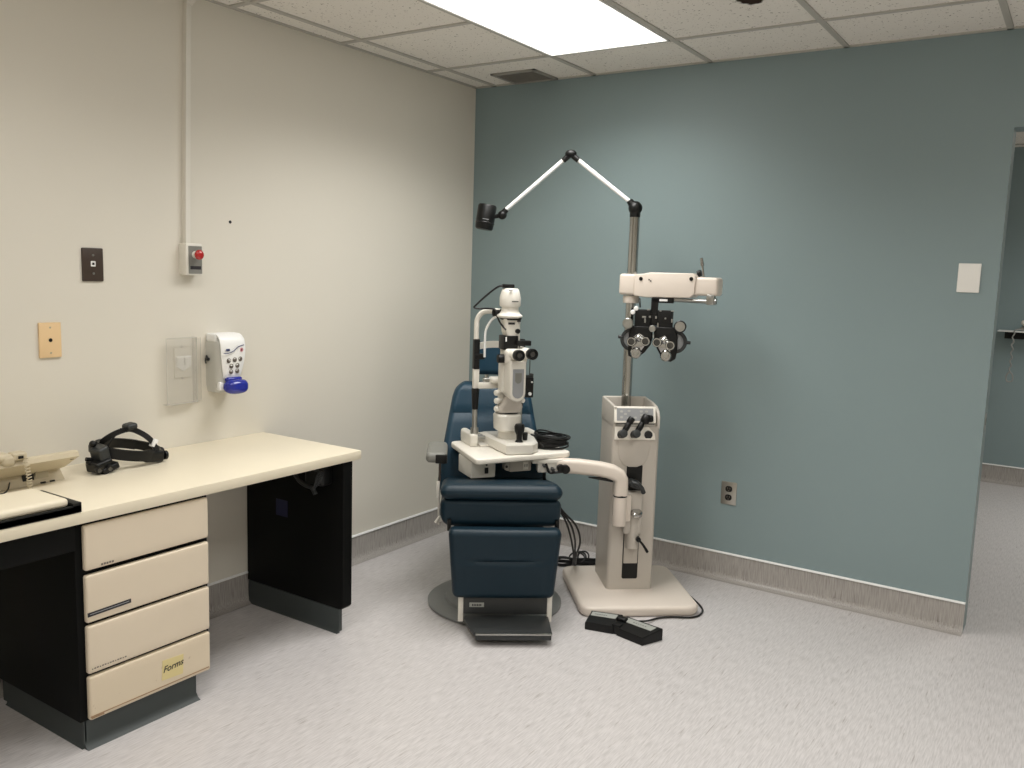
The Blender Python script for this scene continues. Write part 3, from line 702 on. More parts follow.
# U-shaped front plate, slot, carriage
U = [(-.097, .0)] + [(.005*0-.032+.062*math.cos(R(a))*1.05, -.115+.05*math.sin(R(a))) for a in range(180, 361, 15)] + [(.033, .0)]
b = MB(); b.prism([(-.104, 0), (-.103, -.05), (-.094, -.09), (-.076, -.116), (-.05, -.126), (-.014, -.126), (.012, -.116), (.03, -.09), (.039, -.05), (.04, 0)], .006, M.Translation((0, -.060, .742)) @ XB, .002); b.build('front_plate', 'stand', t)
b = MB(); b.prism(rrect(.072, .53, .008, 4), .003, M.Translation((-.023, -.061, .362)) @ XB); b.build('slot', 'black', t)
b = MB(); b.box((-.023, -.0605, .07), (.0015, .003, .05)); b.build('seam', 'grey', t)
b = MB(); b.bb((-.055, -.070, .17), (.009, -.058, .34), .003); b.bb((-.072, -.105, .315), (.014, -.06, .51), .012, 3); b.cyl((-.024, -.082, .25), (-.024, -.082, .42), .029, seg=24); b.build('carriage', 'stand', t)
b = MB(); b.lathe([(.0, 0), (.022, 0), (.026, .006), (.026, .02), (.02, .026), (0, .026)], (-.018, -.112, .405), (0, -.35, 1)); b.build('clamp_knob', 'chrome', t)
b = MB(); b.cyl((-.004, -.09, .297), (-.004, -.122, .297), .011, seg=18); b.tube([(-.004, -.119, .297), (.016, -.127, .275), (.038, -.127, .242)], lambda u: .0048+.002*u, 10); b.build('clamp_lever', 'black', t)
b = MB(); b.pillow((-.03, -.10, .548), (.05, .06, .032), .01, 8, rot=(0, R(20), 0)); b.tube([(-.055, -.11, .55), (-.03, -.13, .556), (-.005, -.13, .536), (.008, -.12, .512)], .010, 10); b.build('release_handle', 'dark', t)
# swing arm
px_, py_ = -.098, -.125
b = MB(); b.cyl((px_, py_, .366), (px_, py_, .50), .030, seg=36, bevel=.003); b.box((-.07, -.10, .44), (.05, .05, .12), .008); b.build('pivot_sleeve', 'stand_pink', t)
b = MB(); b.cyl((px_, py_, .497), (px_, py_, .505), .0306, seg=36); b.build('pivot_ring', 'black', t)
def armsec(p, d, w, h):
    d = V(d).normalized(); s = V((0, 1, 0)); s = (s-d*s.dot(d)).normalized(); u = d.cross(s)
    return [V(p)+s*x+u*y for x, y in rrect(w, h, min(w, h)*.32, 5)]
secs = [((px_, py_, .504), (0, 0, 1), .060, .060), ((px_, py_, .555), (0, 0, 1), .060, .060), ((px_-.002, py_, .575), (-.25, 0, 1), .060, .062), ((px_-.014, py_, .593), (-.7, .0, .7), .060, .065), ((px_-.04, py_+.007, .606), (-1, .1, .24), .060, .066), ((px_-.09, py_+.018, .615), (-1, .18, .10), .058, .066), ((-.28, -.086, .622), (-1, .18, .02), .056, .066), ((-.375, -.066, .623), (-1, .18, 0), .056, .064)]
b = MB(); b.loft([armsec(*x) for x in secs]); b.build('table_arm', 'stand_pink', t, ang=50)
b = MB(); b.prism([(-.17, .0), (-.06, -.0), (-.06, -.02)], .02, M.Translation((-.075, -.115, .582)) @ XB); b.build('arm_gusset', 'black', t)
for x in (-.276, -.296):
    b = MB(); b.cyl((x, -.10, .634), (x, -.113, .634), .0075, seg=16) if x > -.29 else b.box((x+.045, -.109, .634), (.016, .008, .026), .002); b.build('arm_switch', 'black', t)
b = MB(); b.box((-.415, -.058, .622), (.10, .06, .060), .006); b.box((-.42, -.058, .644), (.14, .07, .02), .003); br = b.build('table_bracket', 'white', t)
for x, z, r in ((-.365, .618, .017), (-.345, .614, .02), (-.44, .628, .006), (-.40, .612, .008)):
    b = MB(); b.cyl((x, -.085, z), (x, -.118, z), r, seg=18, bevel=.002); b.build('knob', 'black' if r > .01 else 'dark', br)
b = MB(); b.tube([(-.43, -.092, .635), (-.415, -.105, .60), (-.39, -.11, .60), (-.35, -.11, .605)], .006, 8); b.build('cable_stub', 'black', br)
# tabletop in its own turned frame
TO = V((.873, -.878, 0)); TX = M.Translation(TO) @ M.Rotation(R(54), 4, 'Z'); TZ = .68
TT = M.Translation((.827, -.811, 0)) @ M.Rotation(R(57.5), 4, 'Z')
b = MB(); b.prism(round_poly([(.546, -.880), (.868, -1.119), (1.093, -.702), (.741, -.513)], .03), .026, M.Translation((0, 0, TZ-.026)), .007, 3); b.build('tabletop', 'tabletop', t, world=True)
b = MB(); b.X = TT.copy(); b.bb((-.222, -.11, .574), (-.108, .05, .655), .006, 3); pb = b.build('power_box', 'white', t, world=True)
b = MB(); b.X = TT.copy(); b.box((-.152, -.112, .607), (.016, .006, .026), .001); b.cyl((-.152, -.109, .632), (-.152, -.114, .632), .004, seg=10); b.build('power_switch', 'black', pb, world=True)
b = MB(); b.X = TT.copy(); b.bb((-.045, -.12, .594), (.06, -.03, .655), .006); b.cyl((-.05, -.09, .618), (-.05, -.115, .618), .019, seg=18); ob = b.build('socket_box', 'stand', t, world=True)
b = MB(); b.X = TT.copy(); b.box((.03, -.121, .619), (.026, .004, .034), .001); b.box((.026, -.1235, .621), (.003, .001, .012), mi=1); b.box((.036, -.1235, .621), (.003, .001, .012), mi=1); b.cyl((-.059, -.114, .619), (-.059, -.117, .619), .006, seg=12, mi=1); b.build('socket', ['white', 'ink'], ob, world=True)
# pole, upper arm with lamp
PX = V((1.182, -.362, 0)); K = 1.026
def pole_frame(deg): return M.Translation((PX.x, PX.y, 1.466*(1-K))) @ M.Rotation(R(deg), 4, 'Z') @ M.Scale(K, 4)
b = MB(); b.X = pole_frame(0); b.cyl((0, 0, .83), (0, 0, 1.735), .0225, seg=36); b.build('pole', 'chrome', t, world=True)
b = MB(); b.X = pole_frame(0); b.cyl((0, 0, .815), (0, 0, .85), .030, seg=30, bevel=.004); b.build('pole_collar', 'chrome', t, world=True)
AX = pole_frame(22)
b = MB(); b.X = AX.copy(); b.cyl((0, 0, 1.722), (0, 0, 1.742), .0235, seg=24); b.ball((0, 0, 1.762), .031); b.cyl((-.005, 0, 1.765), (-.028, 0, 1.795), .02, .014, seg=18); b.build('shoulder_joint', 'black', t, world=True)
b = MB(); b.X = AX.copy(); b.cyl((-.02, 0, 1.785), (-.285, 0, 1.985), .0095, seg=18); b.build('upper_arm', 'white_plastic', t, world=True)
b = MB(); b.X = AX.copy(); b.ball((-.298, 0, 1.996), .022, (1.2, 1, .85)); b.cyl((-.298, 0, 1.996), (-.262, 0, 1.967), .014, .0125, seg=16); b.cyl((-.298, 0, 1.996), (-.332, 0, 1.966), .014, .0125, seg=16); b.build('elbow_joint', 'black', t, world=True)
b = MB(); b.X = AX.copy(); b.cyl((-.31, 0, 1.986), (-.592, 0, 1.742), .0095, seg=18); b.build('fore_arm', 'white_plastic', t, world=True)
b = MB(); b.X = AX.copy(); b.ball((-.604, 0, 1.722), .021); b.cyl((-.60, 0, 1.73), (-.585, 0, 1.748), .016, .0125, seg=16); b.cyl((-.604, 0, 1.722), (-.645, 0, 1.712), .012, .008, seg=14); b.build('wrist_joint', 'black', t, world=True)
b = MB(); b.X = AX.copy(); lx = M.Translation((-.682, 0, 1.71)) @ M.Rotation(R(7), 4, 'Y') @ M.Rotation(R(-4), 4, 'X')
b.X = AX @ lx; b.lathe([(.0, -.056), (.036, -.056), (.041, -.05), (.043, -.02), (.043, .05), (.039, .057), (.034, .058), (.033, .052), (0, .052)], seg=40); lh = b.build('lamp_head', 'black', t, world=True);
b = MB(); b.X = AX @ lx; b.box((.012, -.0425, -.012), (.03, .002, .0025)); b.build('slit', 'mid_grey', lh, world=True)  # mid-grey bar painted on as the slim highlight of the dark can
b = MB(); b.X = AX @ lx; b.lathe([(.0435, -.030), (.0445, -.028), (.0445, -.024), (.0435, -.022)], seg=40); b.build('ring', 'black_gloss', lh, world=True)
# arm that carries the phoropter
FX = pole_frame(5)
b = MB(); b.X = FX.copy(); b.bb((-.043, -.05, 1.379), (.035, .05, 1.472), .012, 4); b.cyl((0, 0, 1.342), (0, 0, 1.375), .036, seg=30, bevel=.003); b.build('arm_hub', 'stand_pink', t, world=True)
b = MB(); b.X = FX.copy(); b.prism([(.031, 1.377), (.09, 1.371), (.285, 1.377), (.305, 1.394), (.308, 1.468), (.294, 1.482), (.10, 1.481), (.07, 1.474), (.031, 1.472)], .105, M.Translation((0, .052, 0)) @ XB, .005, 3); pa = b.build('phoropter_arm', 'stand_pink', t, world=True)
b = MB(); b.X = FX.copy(); b.bb((.28, -.045, 1.388), (.402, .045, 1.467), .013, 4); b.build('arm_end', 'stand_pink', pa, world=True)
for x, z, r in ((.062, 1.452, .0085), (.289, 1.458, .0085), (.10, 1.449, .003), (.108, 1.444, .003)):
    b = MB(); b.X = FX.copy(); b.cyl((x, -.05, z), (x, -.0555, z), r, seg=16); b.build('bolt', 'black', pa, world=True)
b = MB(); b.X = FX.copy(); b.cyl((.335, -.02, 1.455), (.322, -.02, 1.525), .0045, seg=12); b.cyl((.324, -.02, 1.515), (.318, -.02, 1.548), .0085, .006, seg=14); b.build('lock_lever', 'chrome', pa, world=True)
b = MB(); b.X = FX.copy(); b.cyl((.30, -.0, 1.48), (.315, 0, 1.486), .014, seg=14); b.build('cap', 'black', pa, world=True)
b = MB(); b.X = FX.copy(); b.cyl((.17, -.03, 1.366), (.375, -.03, 1.364), .009, seg=18); b.bb((.356, -.048, 1.350), (.39, -.01, 1.395), .005); b.cyl((.39, -.03, 1.366), (.397, -.03, 1.366), .013, seg=18); b.build('hanger_rod', 'steel', pa, world=True)
# power lead trailing from the column to the floor behind is part of the pedal (below)

# ------------------------------------------------------------------ phoropter
t = thing('phoropter', 'black and silver phoropter hanging under the beige swing arm', 'phoropter', (PX.x+.14, PX.y-.05, 1.21), R(20))
QX = pole_frame(20)
def pc(u, v): return (.023+(610+u/11.38-632)*.00437, 1.187-(300+v/11.38-339)*.00437)
def fr(u, v, y): x, z = pc(u, v); return (x, y, z)
FY = -.10
b = MB(); b.X = QX.copy(); b.bb((.098, -.095, 1.30), (.128, -.065, 1.372), .003); b.bb((.10, -.095, 1.350), (.195, -.06, 1.374), .003); yk = b.build('yoke', 'black', t, world=True)
b = MB(); b.X = QX.copy(); b.bb((.133, -.0965, 1.358), (.168, -.094, 1.367)); b.build('label', 'white_plastic', yk, world=True)
b = MB(); b.X = QX.copy()
b.bb((.03, -.098, 1.24), (.098, -.055, 1.318), .004); b.bb((.128, -.098, 1.24), (.195, -.055, 1.318), .004); b.bb((.09, -.09, 1.25), (.135, -.06, 1.30), .003)
mb = b.build('mounting_block', 'black', t, world=True)
for u, v, w, h in ((375, 185, 45, 22), (388, 225, 18, 50), (440, 180, 22, 22), (510, 185, 20, 26), (535, 270, 14, 50), (420, 100, 34, 14), (690, 106, 34, 14), (556, 108, 22, 14), (615, 192, 18, 18), (690, 215, 16, 40)):
    b = MB(); b.X = QX.copy(); x, z = pc(u, v); b.box((x, -.099, z), (w*.000384, .006, h*.000384), .001); b.build('scale_mark', 'steel', mb, world=True)
for u, v in ((245, 135), (280, 92)):
    b = MB(); b.X = QX.copy(); b.cyl(fr(u, v, -.085), fr(u, v, -.105), .0105, seg=16, bevel=.003); b.build('level_knob', 'white_plastic', mb, world=True)
b = MB(); b.X = QX.copy(); b.cyl(fr(478, 312, -.07), fr(478, 312, -.122), .0145, seg=20, bevel=.002); b.cyl(fr(492, 380, -.095), fr(490, 420, -.095), .004, seg=8); b.build('centre_knob', 'steel', mb, world=True)
b = MB(); b.X = QX.copy(); b.tube([fr(305, -20, -.06), fr(312, 20, -.075), fr(322, 80, -.08)], .0035, 8); b.build('hose', 'black', mb, world=True)
for side in (0, 1):
    if side == 0:
        out = [(225, 290), (470, 290), (478, 420), (462, 500), (400, 590), (330, 652), (270, 662), (215, 640), (205, 560), (210, 400)]
        ring = (245, 452, 130); tubes = [(252, 466), (410, 456)]; cap_ = (306, 598); dk = (197, 265, 62); stub = (92, 425); hub = (328, 430)
    else:
        out = [(490, 290), (735, 290), (762, 400), (765, 560), (750, 650), (700, 685), (640, 675), (575, 610), (525, 520), (495, 430)]
        ring = (738, 455, 130); tubes = [(540, 462), (690, 490)]; cap_ = (645, 612); dk = (786, 276, 70); stub = (905, 457); hub = (620, 445)
    b = MB(); b.X = QX.copy(); b.prism([pc(u, v) for u, v in out], .042, M.Translation((0, FY+.042, 0)) @ XB, .006, 3); hb = b.build('lens_housing', 'black', t, world=True, ang=50)
    b = MB(); b.X = QX.copy(); r = ring[2]*.000384
    b.lathe([(r-.013, 0), (r, 0), (r+.001, .004), (r+.001, .02), (r-.002, .024), (r-.014, .024), (r-.014, .01), (r-.013, 0)], fr(ring[0], ring[1], FY+.03), (0, -1, 0), 40); b.lathe([(0, 0), (r-.010, 0), (r-.010, .014), (0, .016)], fr(ring[0], ring[1], FY+.03), (0, -1, 0), 40, mi=1); b.build('power_dial', ['dark', 'mid_grey'], hb, world=True)
    b = MB(); b.X = QX.copy(); r = dk[2]*.000384
    b.lathe([(r*.8, 0), (r, .003), (r, .014), (r*.86, .018), (r*.86, .016), (0, .016)], fr(dk[0], dk[1], FY), (0, -1, 0), 32, mi=1); b.cyl(fr(dk[0], dk[1], FY+.04), fr(dk[0], dk[1], FY), r*.6, seg=24, mi=0); b.lathe([(0, .015), (r*.8, .015), (r*.78, .0185), (r*.3, .019), (r*.28, .022), (0, .022)], fr(dk[0], dk[1], FY), (0, -1, 0), 32, mi=2); b.build('cylinder_knob', ['black', 'dark' if side else 'steel', 'steel'], hb, world=True)
    b = MB(); b.X = QX.copy(); pts = [tubes[0], tubes[1], cap_]
    for (u, v), rr in zip(pts, (.0165, .0165, .02)): b.cyl(fr(u, v, FY+.004), fr(u, v, FY-.012), rr, seg=26, bevel=.002)
    b.ball(fr(hub[0], hub[1], FY-.004), .018, (1.1, .7, .9)); b.prism([pc(*p) for p in ((tubes[0][0], tubes[0][1]-38), (hub[0], hub[1]-62), (tubes[1][0], tubes[1][1]-38), (tubes[1][0]+8, tubes[1][1]+30), (cap_[0]+40, cap_[1]), (cap_[0]-40, cap_[1]), (tubes[0][0]-8, tubes[0][1]+30))], .009, M.Translation((0, FY+.001, 0)) @ XB, .002); tr = b.build('turret', 'chrome', hb, world=True)
    for (u, v) in tubes:
        b = MB(); b.X = QX.copy(); b.lathe([(.0135, 0), (.0185, 0), (.0205, .003), (.0205, .026), (.0185, .030), (.0142, .030), (.0125, .012), (.0135, 0)], fr(u, v, FY-.008), (0, -1, 0), 28, mi=0); b.cyl(fr(u, v, FY-.010), fr(u, v, FY-.022), .0128, seg=24, mi=1); b.build('lens_tube', ['chrome', 'lens'], tr, world=True)
    b = MB(); b.X = QX.copy(); b.lathe([(.0235, 0), (.0245, .004), (.0245, .014), (.02, .019), (.0, .019)], fr(cap_[0], cap_[1], FY-.008), (0, -1, 0), 28, mi=0); b.lathe([(0, .018), (.013, .018), (.011, .024), (0, .024)], fr(cap_[0], cap_[1], FY-.008), (0, -1, 0), 20, mi=1); b.build('axis_knob', ['chrome', 'steel'], tr, world=True)
    b = MB(); b.X = QX.copy(); sgn = -1 if side == 0 else 1
    x, z = pc(*stub); b.cyl((x+sgn*.002, FY+.012, z), (x-sgn*.02, FY+.012, z), .0075, seg=16, bevel=.002); b.build('side_knob', 'dark', hb, world=True)

# ------------------------------------------------------------------ slit lamp on the tabletop
t = thing('slit_lamp', 'white slit lamp microscope with chin rest on the small tabletop', 'slit lamp', (TO.x, TO.y, TZ), R(54))
def LP(): b = MB(); b.X = TX.copy(); return b
A = dict(parent=t, world=True)
b = LP()
b.loft([[(x, y, z) for x, y in poly] for z, poly in (
    (.682, [(-0.040, -0.088), (0.070, -0.094), (0.108, -0.055), (0.138, 0.050), (0.138, 0.205), (-0.064, 0.225)]),
    (.686, [(-0.045, -0.091), (0.073, -0.099), (0.113, -0.058), (0.143, 0.050), (0.143, 0.210), (-0.069, 0.230)]),
    (.722, [(-0.045, -0.091), (0.073, -0.099), (0.113, -0.058), (0.143, 0.050), (0.143, 0.210), (-0.069, 0.230)]),
    (.732, [(-0.036, -0.086), (0.068, -0.090), (0.104, -0.053), (0.134, 0.050), (0.134, 0.201), (-0.048, 0.201)]))]); bs = b.build('base', 'white', ang=30, **A)
b = LP(); b.box((-.05, .03, .705), (.002, .03, .014)); b.box((-.0535, .09, .705), (.002, .014, .012)); b.build('markings', 'label_grey', bs, world=True)
b = LP(); b.box((.145, .02, .70), (.018, .03, .035), .004); b.cyl((.15, .0, .705), (.165, -.01, .69), .008); b.build('plug', 'black', bs, world=True)
for x in (-.125, .165):
    b = LP(); b.pillow((x, .19, .712), (.036, .165, .056), .013, 10); b.box((x, .19, .692), (.032, .155, .022), .003); b.build('rail_cover', 'white', **A)
b = LP()
for y in (.15, .185): b.cyl((-.13, y, .715), (.19, y, .715), .008, seg=14)
b.build('axle', 'steel', **A)
b = LP(); b.bb((-.10, .10, .682), (.17, .24, .69)); b.build('rail_plate', 'white', **A)
# cross slide block and neck
yc = .05
b = LP(); b.cyl((.015, yc, .728), (.015, yc, .775), .05, .046, seg=36); b.build('neck', 'white', **A)
b = LP(); b.loft([[(x, y, z) for x, y in rrect(w, h, r, 6, .003, yc-.005)] for z, w, h, r in ((.765, .088, .10, .03), (.772, .104, .125, .04), (.835, .110, .13, .042), (.842, .10, .12, .04))]); b.build('cross_slide', 'white', **A)
b = LP(); b.cyl((.018, yc-.005, .842), (.018, yc-.005, .852), .035, seg=30); b.build('pivot', 'dark', **A)
b = LP(); b.lathe([(.0, 0), (.022, .001), (.017, .006), (.012, .014), (.013, .035), (.021, .052), (.023, .072), (.018, .083), (0, .085)], (.022, -.064, .728), seg=24); b.build('joystick', 'black', **A)
b = LP(); b.cyl((.062, -.03, .728), (.062, -.03, .765), .010, .013, seg=18); b.build('lock_knob', 'black', **A)
# microscope arm
b = LP(); b.loft([[(x, y, z) for x, y in rrect(w, h, .02, 5, x0, y0)] for z, w, h, x0, y0 in ((.850, .105, .085, .005, .045), (.872, .112, .08, .008, .04), (.895, .085, .06, .012, .02), (.93, .07, .05, .02, .0))]); b.build('microscope_arm', 'stand', **A)
b = LP(); b.loft([[(x, y, z) for x, y in rrect(.024, .05, .006, 4, x0, y0)] for z, x0, y0 in ((.86, -.016, .07), (1.05, -.016, .07), (1.06, -.016, .07))]); b.cyl((-.016, .07, 1.05), (-.016, .07, 1.16), .012, seg=16); b.build('illumination_arm', 'white', **A)
for z, y in ((.935, .05), (.90, .045), (.865, .045)):
    b = LP(); b.cyl((-.020, y, z), (-.042, y-.01, z), .01, seg=14); b.cyl((-.042, y-.01, z), (-.060, y-.018, z), .0130, seg=18, bevel=.004); b.build('knob', 'white', **A)
# microscope body
def cap_loop(x0, z0, z1, w, y, n=8):
    r = w/2; out = [(x0-r, y, z1), (x0+r, y, z1)]
    for k in range(n+1): a = -PI*k/n; out.append((x0+r*math.cos(a), y, z0+r+r*math.sin(a)))
    return out
xm = .004
b = LP(); b.loft([cap_loop(xm, .908+o, 1.085, w, y) for y, w, o in ((.03, .07, .01), (-.055, .076, .0), (-.068, .076, .0), (-.076, .066, .006))]); bd = b.build('microscope_body', 'white', **A)
b = LP(); b.loft([cap_loop(xm, .925, 1.052, .05, y) for y in (-.072, -.0785)]); b.build('panel', 'mid_grey', bd, world=True)
b = LP(); b.loft([cap_loop(xm, .99, 1.035, .03, y) for y in (-.078, -.0795)]); b.build('scale', 'grey', bd, world=True)
b = LP(); b.loft([[(x, y, z) for x, z in rrect(w, h, .015, 5, xm+.004, 1.10)] for y, w, h in ((.035, .08, .06), (-.02, .095, .07), (-.055, .085, .058), (-.06, .07, .05))]); b.build('prism_housing', 'white', bd, world=True, ang=50)
b = LP(); b.bb((-.042, -.0, .94), (-.024, .05, 1.10), .006, 3); b.bb((.048, .0, 1.02), (.062, .04, 1.14), .004); b.build('side_plate', 'white', bd, world=True)
b = LP(); b.cyl((-.025, .0, 1.09), (-.065, .0, 1.09), .019, seg=20, bevel=.003); b.build('magnification_knob', 'black', bd, world=True)
for dx, z in ((-.016, 1.112), (.044, 1.117)):
    q0 = V((xm+dx, -.03, z)); dv = V((.004, -.10, .003))
    b = LP(); b.cyl(q0, q0+dv*.62, .0245, .021, seg=26, bevel=.002); ep = b.build('eyepiece_tube', 'white', bd, world=True)
    b = LP(); b.lathe([(.0, 0), (.02, 0), (.0235, .006), (.0245, .03), (.022, .036), (.017, .036), (.015, .03), (0, .029)], q0+dv*.58, dv, 28, 0); b.lathe([(0, .0295), (.0145, .0295), (0, .031)], q0+dv*.58, dv, 20, 1); b.build('eyecup', ['black', 'lens'], ep, world=True)
# head: black filter box, illumination tower, lamp house
b = LP(); b.bb((-.042, -.012, 1.128), (.024, .06, 1.19), .004); b.bb((.012, -.03, 1.148), (.078, .0, 1.17), .003); b.build('filter_box', 'black', **A)
b = LP(); b.bb((-.036, -.0135, 1.165), (-.030, -.0115, 1.185)); b.build('filter_mark', 'white_plastic', **A)
b = LP(); b.loft([[(x, y, z) for x, y in rrect(w, .07, .015, 5, x0, .03)] for z, w, x0 in ((1.188, .052, .002), (1.205, .064, .0), (1.262, .076, -.002))]); tw_ = b.build('illumination_tower', 'white', **A)
b = LP(); b.cyl((.02, .0, 1.21), (.02, -.016, 1.21), .0105, seg=16); b.build('aperture_knob', 'black', tw_, world=True)
b = LP(); b.box((-.008, -.0065, 1.243), (.03, .002, .009)); b.box((.026, -.0065, 1.255), (.016, .002, .01)); b.build('scale_marks', 'ink', tw_, world=True)
b = LP(); b.cyl((.037, .03, 1.15), (.037, .03, 1.26), .009, seg=14); b.build('support_rod', 'white', **A)
lc = (-.004, .03)
b = LP(); b.lathe([(.03, 1.262), (.05, 1.266), (.056, 1.272), (.056, 1.276), (.044, 1.286), (.038, 1.296), (.037, 1.312), (.0435, 1.315), (.046, 1.322), (.0465, 1.352), (.042, 1.372), (.0365, 1.388), (.031, 1.393), (0, 1.394)], (lc[0], lc[1], 0), seg=40); lh = b.build('lamp_house', 'white', **A)
b = LP(); b.lathe([(.025, 1.255), (.046, 1.258), (.048, 1.268), (.03, 1.272)], (lc[0]+.006, lc[1], 0), seg=36); b.build('vent_ring', 'black', lh, world=True)
b = LP(); b.box((lc[0]-.015, lc[1]-.0425, 1.385), (.016, .006, .004)); b.box((lc[0]+.005, lc[1]-.0492, 1.338), (.03, .002, .004)); b.build('lettering', 'ink', lh, world=True)
b = LP(); b.box((lc[0]-.012, lc[1], 1.403), (.052, .03, .016), .004); b.build('connector', 'black', lh, world=True)
b = LP(); b.tube([(-.035, .03, 1.404), (-.06, .04, 1.398), (-.10, .07, 1.36), (-.135, .10, 1.318), (-.142, .11, 1.305), (-.12, .105, 1.30), (-.09, .09, 1.302), (-.06, .06, 1.298), (-.055, .05, 1.27), (-.045, .03, 1.24), (-.03, .0, 1.215)], .0042, 8); b.build('lamp_cable', 'cable', lh, world=True)
# chin rest frame
yh = .13
for x in (-.12, .095):
    b = LP(); b.cyl((x, yh, .70), (x, yh, .85), .0115, seg=18); b.cyl((x, yh, .735), (x, yh, .765), .018, seg=18); b.build('post', 'steel', **A)
    b = LP(); b.cyl((x, yh, .848), (x, yh, .945), .0135, .018, seg=20, bevel=.003); b.build('grip', 'black', **A)
    b = LP(); b.bb((x-.013, yh-.013, .942), (x+.013, yh+.013, 1.04), .004); b.build('upright', 'white', **A)
    b = LP(); b.bb((x-.014, yh-.016, 1.03), (x+.012, yh+.016, 1.165), .004); b.bb((x-.012, yh-.02, 1.075), (x+.034, yh+.012, 1.10), .003); b.build('forehead_clamp', 'black', **A)
b = LP(); b.bb((-.115, yh-.016, .943), (.09, yh+.016, .970), .004); b.pillow((-.012, yh-.01, .98), (.09, .06, .03), .012, 8); b.build('chin_rest', 'white', **A)
b = LP(); b.pillow((-.065, yh+.0, .98), (.04, .02, .02), .006, 6); b.cyl((-.075, yh, .985), (-.075, yh, 1.005), .004); b.build('chin_paper_pin', 'steel', **A)
b = LP(); b.tube([(-.118, yh, 1.132), (-.06, yh+.02, 1.138), (.0, yh+.025, 1.138), (.093, yh, 1.132)], 0, n=5, flat=(.030, .008)); b.build('forehead_band', 'white', **A)
b = LP(); b.tube([(-.122, yh, 1.16), (-.122, yh, 1.22), (-.118, yh, 1.255), (-.098, yh-.01, 1.283), (-.06, yh-.045, 1.292), (-.035, yh-.07, 1.293)], .0115, 14); b.build('tube_arm', 'white', **A)
b = LP(); b.tube([(-.088, yh-.02, 1.085), (-.088, yh-.02, 1.16), (-.085, yh-.025, 1.21), (-.065, yh-.045, 1.255), (-.04, yh-.07, 1.275)], .0055, 10); b.build('hose', 'white_plastic', **A)
b = LP(); b.cyl((-.06, yh-.045, 1.285), (-.03, yh-.075, 1.285), .017, seg=16); b.build('hose_clip', 'black', **A)
# small black box on a thin rod at the right
b = LP(); b.bb((.072, -.0, .915), (.108, .03, 1.005), .004); b.build('control_box', 'black', **A)
b = LP(); b.cyl((.092, .015, 1.0), (.092, .015, 1.10), .002, seg=8); b.box((.1, .015, 1.012), (.016, .02, .02), .003); b.bb((.04, .005, 1.005), (.10, .025, 1.015), .002); b.build('control_bracket', 'dark', **A)
b = LP(); b.cyl((.09, -.0, .933), (.09, -.005, .933), .0075, seg=16); b.cyl((.098, .0, .985), (.098, -.004, .985), .004, seg=12); b.build('control_button', 'white_plastic', **A)
b = LP(); b.cyl((.055, .02, .905), (.062, .0, .902), .011, seg=16, bevel=.003); b.build('knob', 'white', **A)

# coiled cable on the tabletop
b = LP(); pts = []; rnd = random.Random(3)
for k in range(15*14):
    a = 2*PI*k/15; L_ = k/15
    rr = .077+.012*math.sin(L_*2.3)+.006*math.sin(L_*5.1)
    zz = TZ+.0045+.0036*L_+.014*max(0, math.sin(a*1+L_*.9))*(L_/14)
    pts.append((.218+.006*math.sin(L_*1.7)+rr*.95*math.cos(a), .055+.005*math.cos(L_*2.9)+rr*math.sin(a), zz))
b.tube(pts, .0038, 6, 2)
o = b.build('cable_coil', 'cable'); tag(o, 'coiled black cable lying on the white tabletop beside the slit lamp', 'cable')

# handpieces in the wells
SX = M.Translation((1.30, -.47, 0)) @ M.Rotation(R(39.7), 4, 'Z')
def handpiece(label, x, big):
    t = thing('handpiece', label, 'handpiece', tuple(SX @ V((x, -.075, .765))), R(39.7))
    def q(): b = MB(); b.X = SX.copy(); return b
    b = q(); b.cyl((x, -.065, .763), (x+.004, -.102, .775), .0165, .0185, seg=22, bevel=.003); b.build('head', 'dark', t, world=True)
    b = q(); b.tube([(x+.006, -.085, .775), (x+.022, -.082, .802), (x+.034, -.076, .822)], lambda u: .0115+.002*math.sin(u*PI), 14); b.build('handle', 'black', t, world=True)
    b = q(); b.lathe([(0, -.012), (.0125, -.012), (.0155, -.006), (.0155, .012), (.012, .018), (0, .018)] if not big else [(0, -.018), (.016, -.018), (.021, -.01), (.021, .014), (.015, .022), (0, .022)], (x+(.036 if not big else .046), -.076, .826 if not big else .834), (.5, .1, .8), 22); b.build('eyepiece', 'black', t, world=True)
    if big:
        b = q(); b.pillow((x+.06, -.076, .838), (.04, .03, .03), .009, 8); b.build('dial_housing', 'black', t, world=True)
handpiece('left black handpiece standing in the stand shelf well', -.093, False)
handpiece('bulky-headed black handpiece in the middle well of the stand shelf', -.034, True)

# hanging cables and floor bundle
b = MB()
for dx, e in ((0, 0), (.008, .02), (-.006, -.015)):
    b.tube([(.99+dx*.5, -.765, .585), (.992+dx*.5, -.76, .545), (1.01+dx, -.735, .48), (1.04+dx, -.69, .40), (1.055+dx+e, -.62, .32), (1.035+dx+e, -.535, .22), (.985+dx, -.44, .11), (.94+dx, -.36, .04), (.92+dx, -.33, .012)], .0048, 8, 8)
tag(b.build('hanging_cable', 'cable'), 'black cables hanging from the table arm down behind the chair to the floor', 'cable')
b = MB(); rnd = random.Random(11)
for k in range(9):
    z = .006+.007*(k % 5); o_ = rnd.uniform(-.02, .02)
    b.tube([(.60+o_, -.44+o_, z), (.68, -.42+o_, z+.006), (.78+o_, -.37, z+.004), (.86, -.34+o_, z+.01*(k % 3)), (.92+o_, -.29+o_*.5, z+.004), (.95, -.25-o_, z), (1.0+o_, -.19, max(.006, z-.01))], .0052, 7, 6)
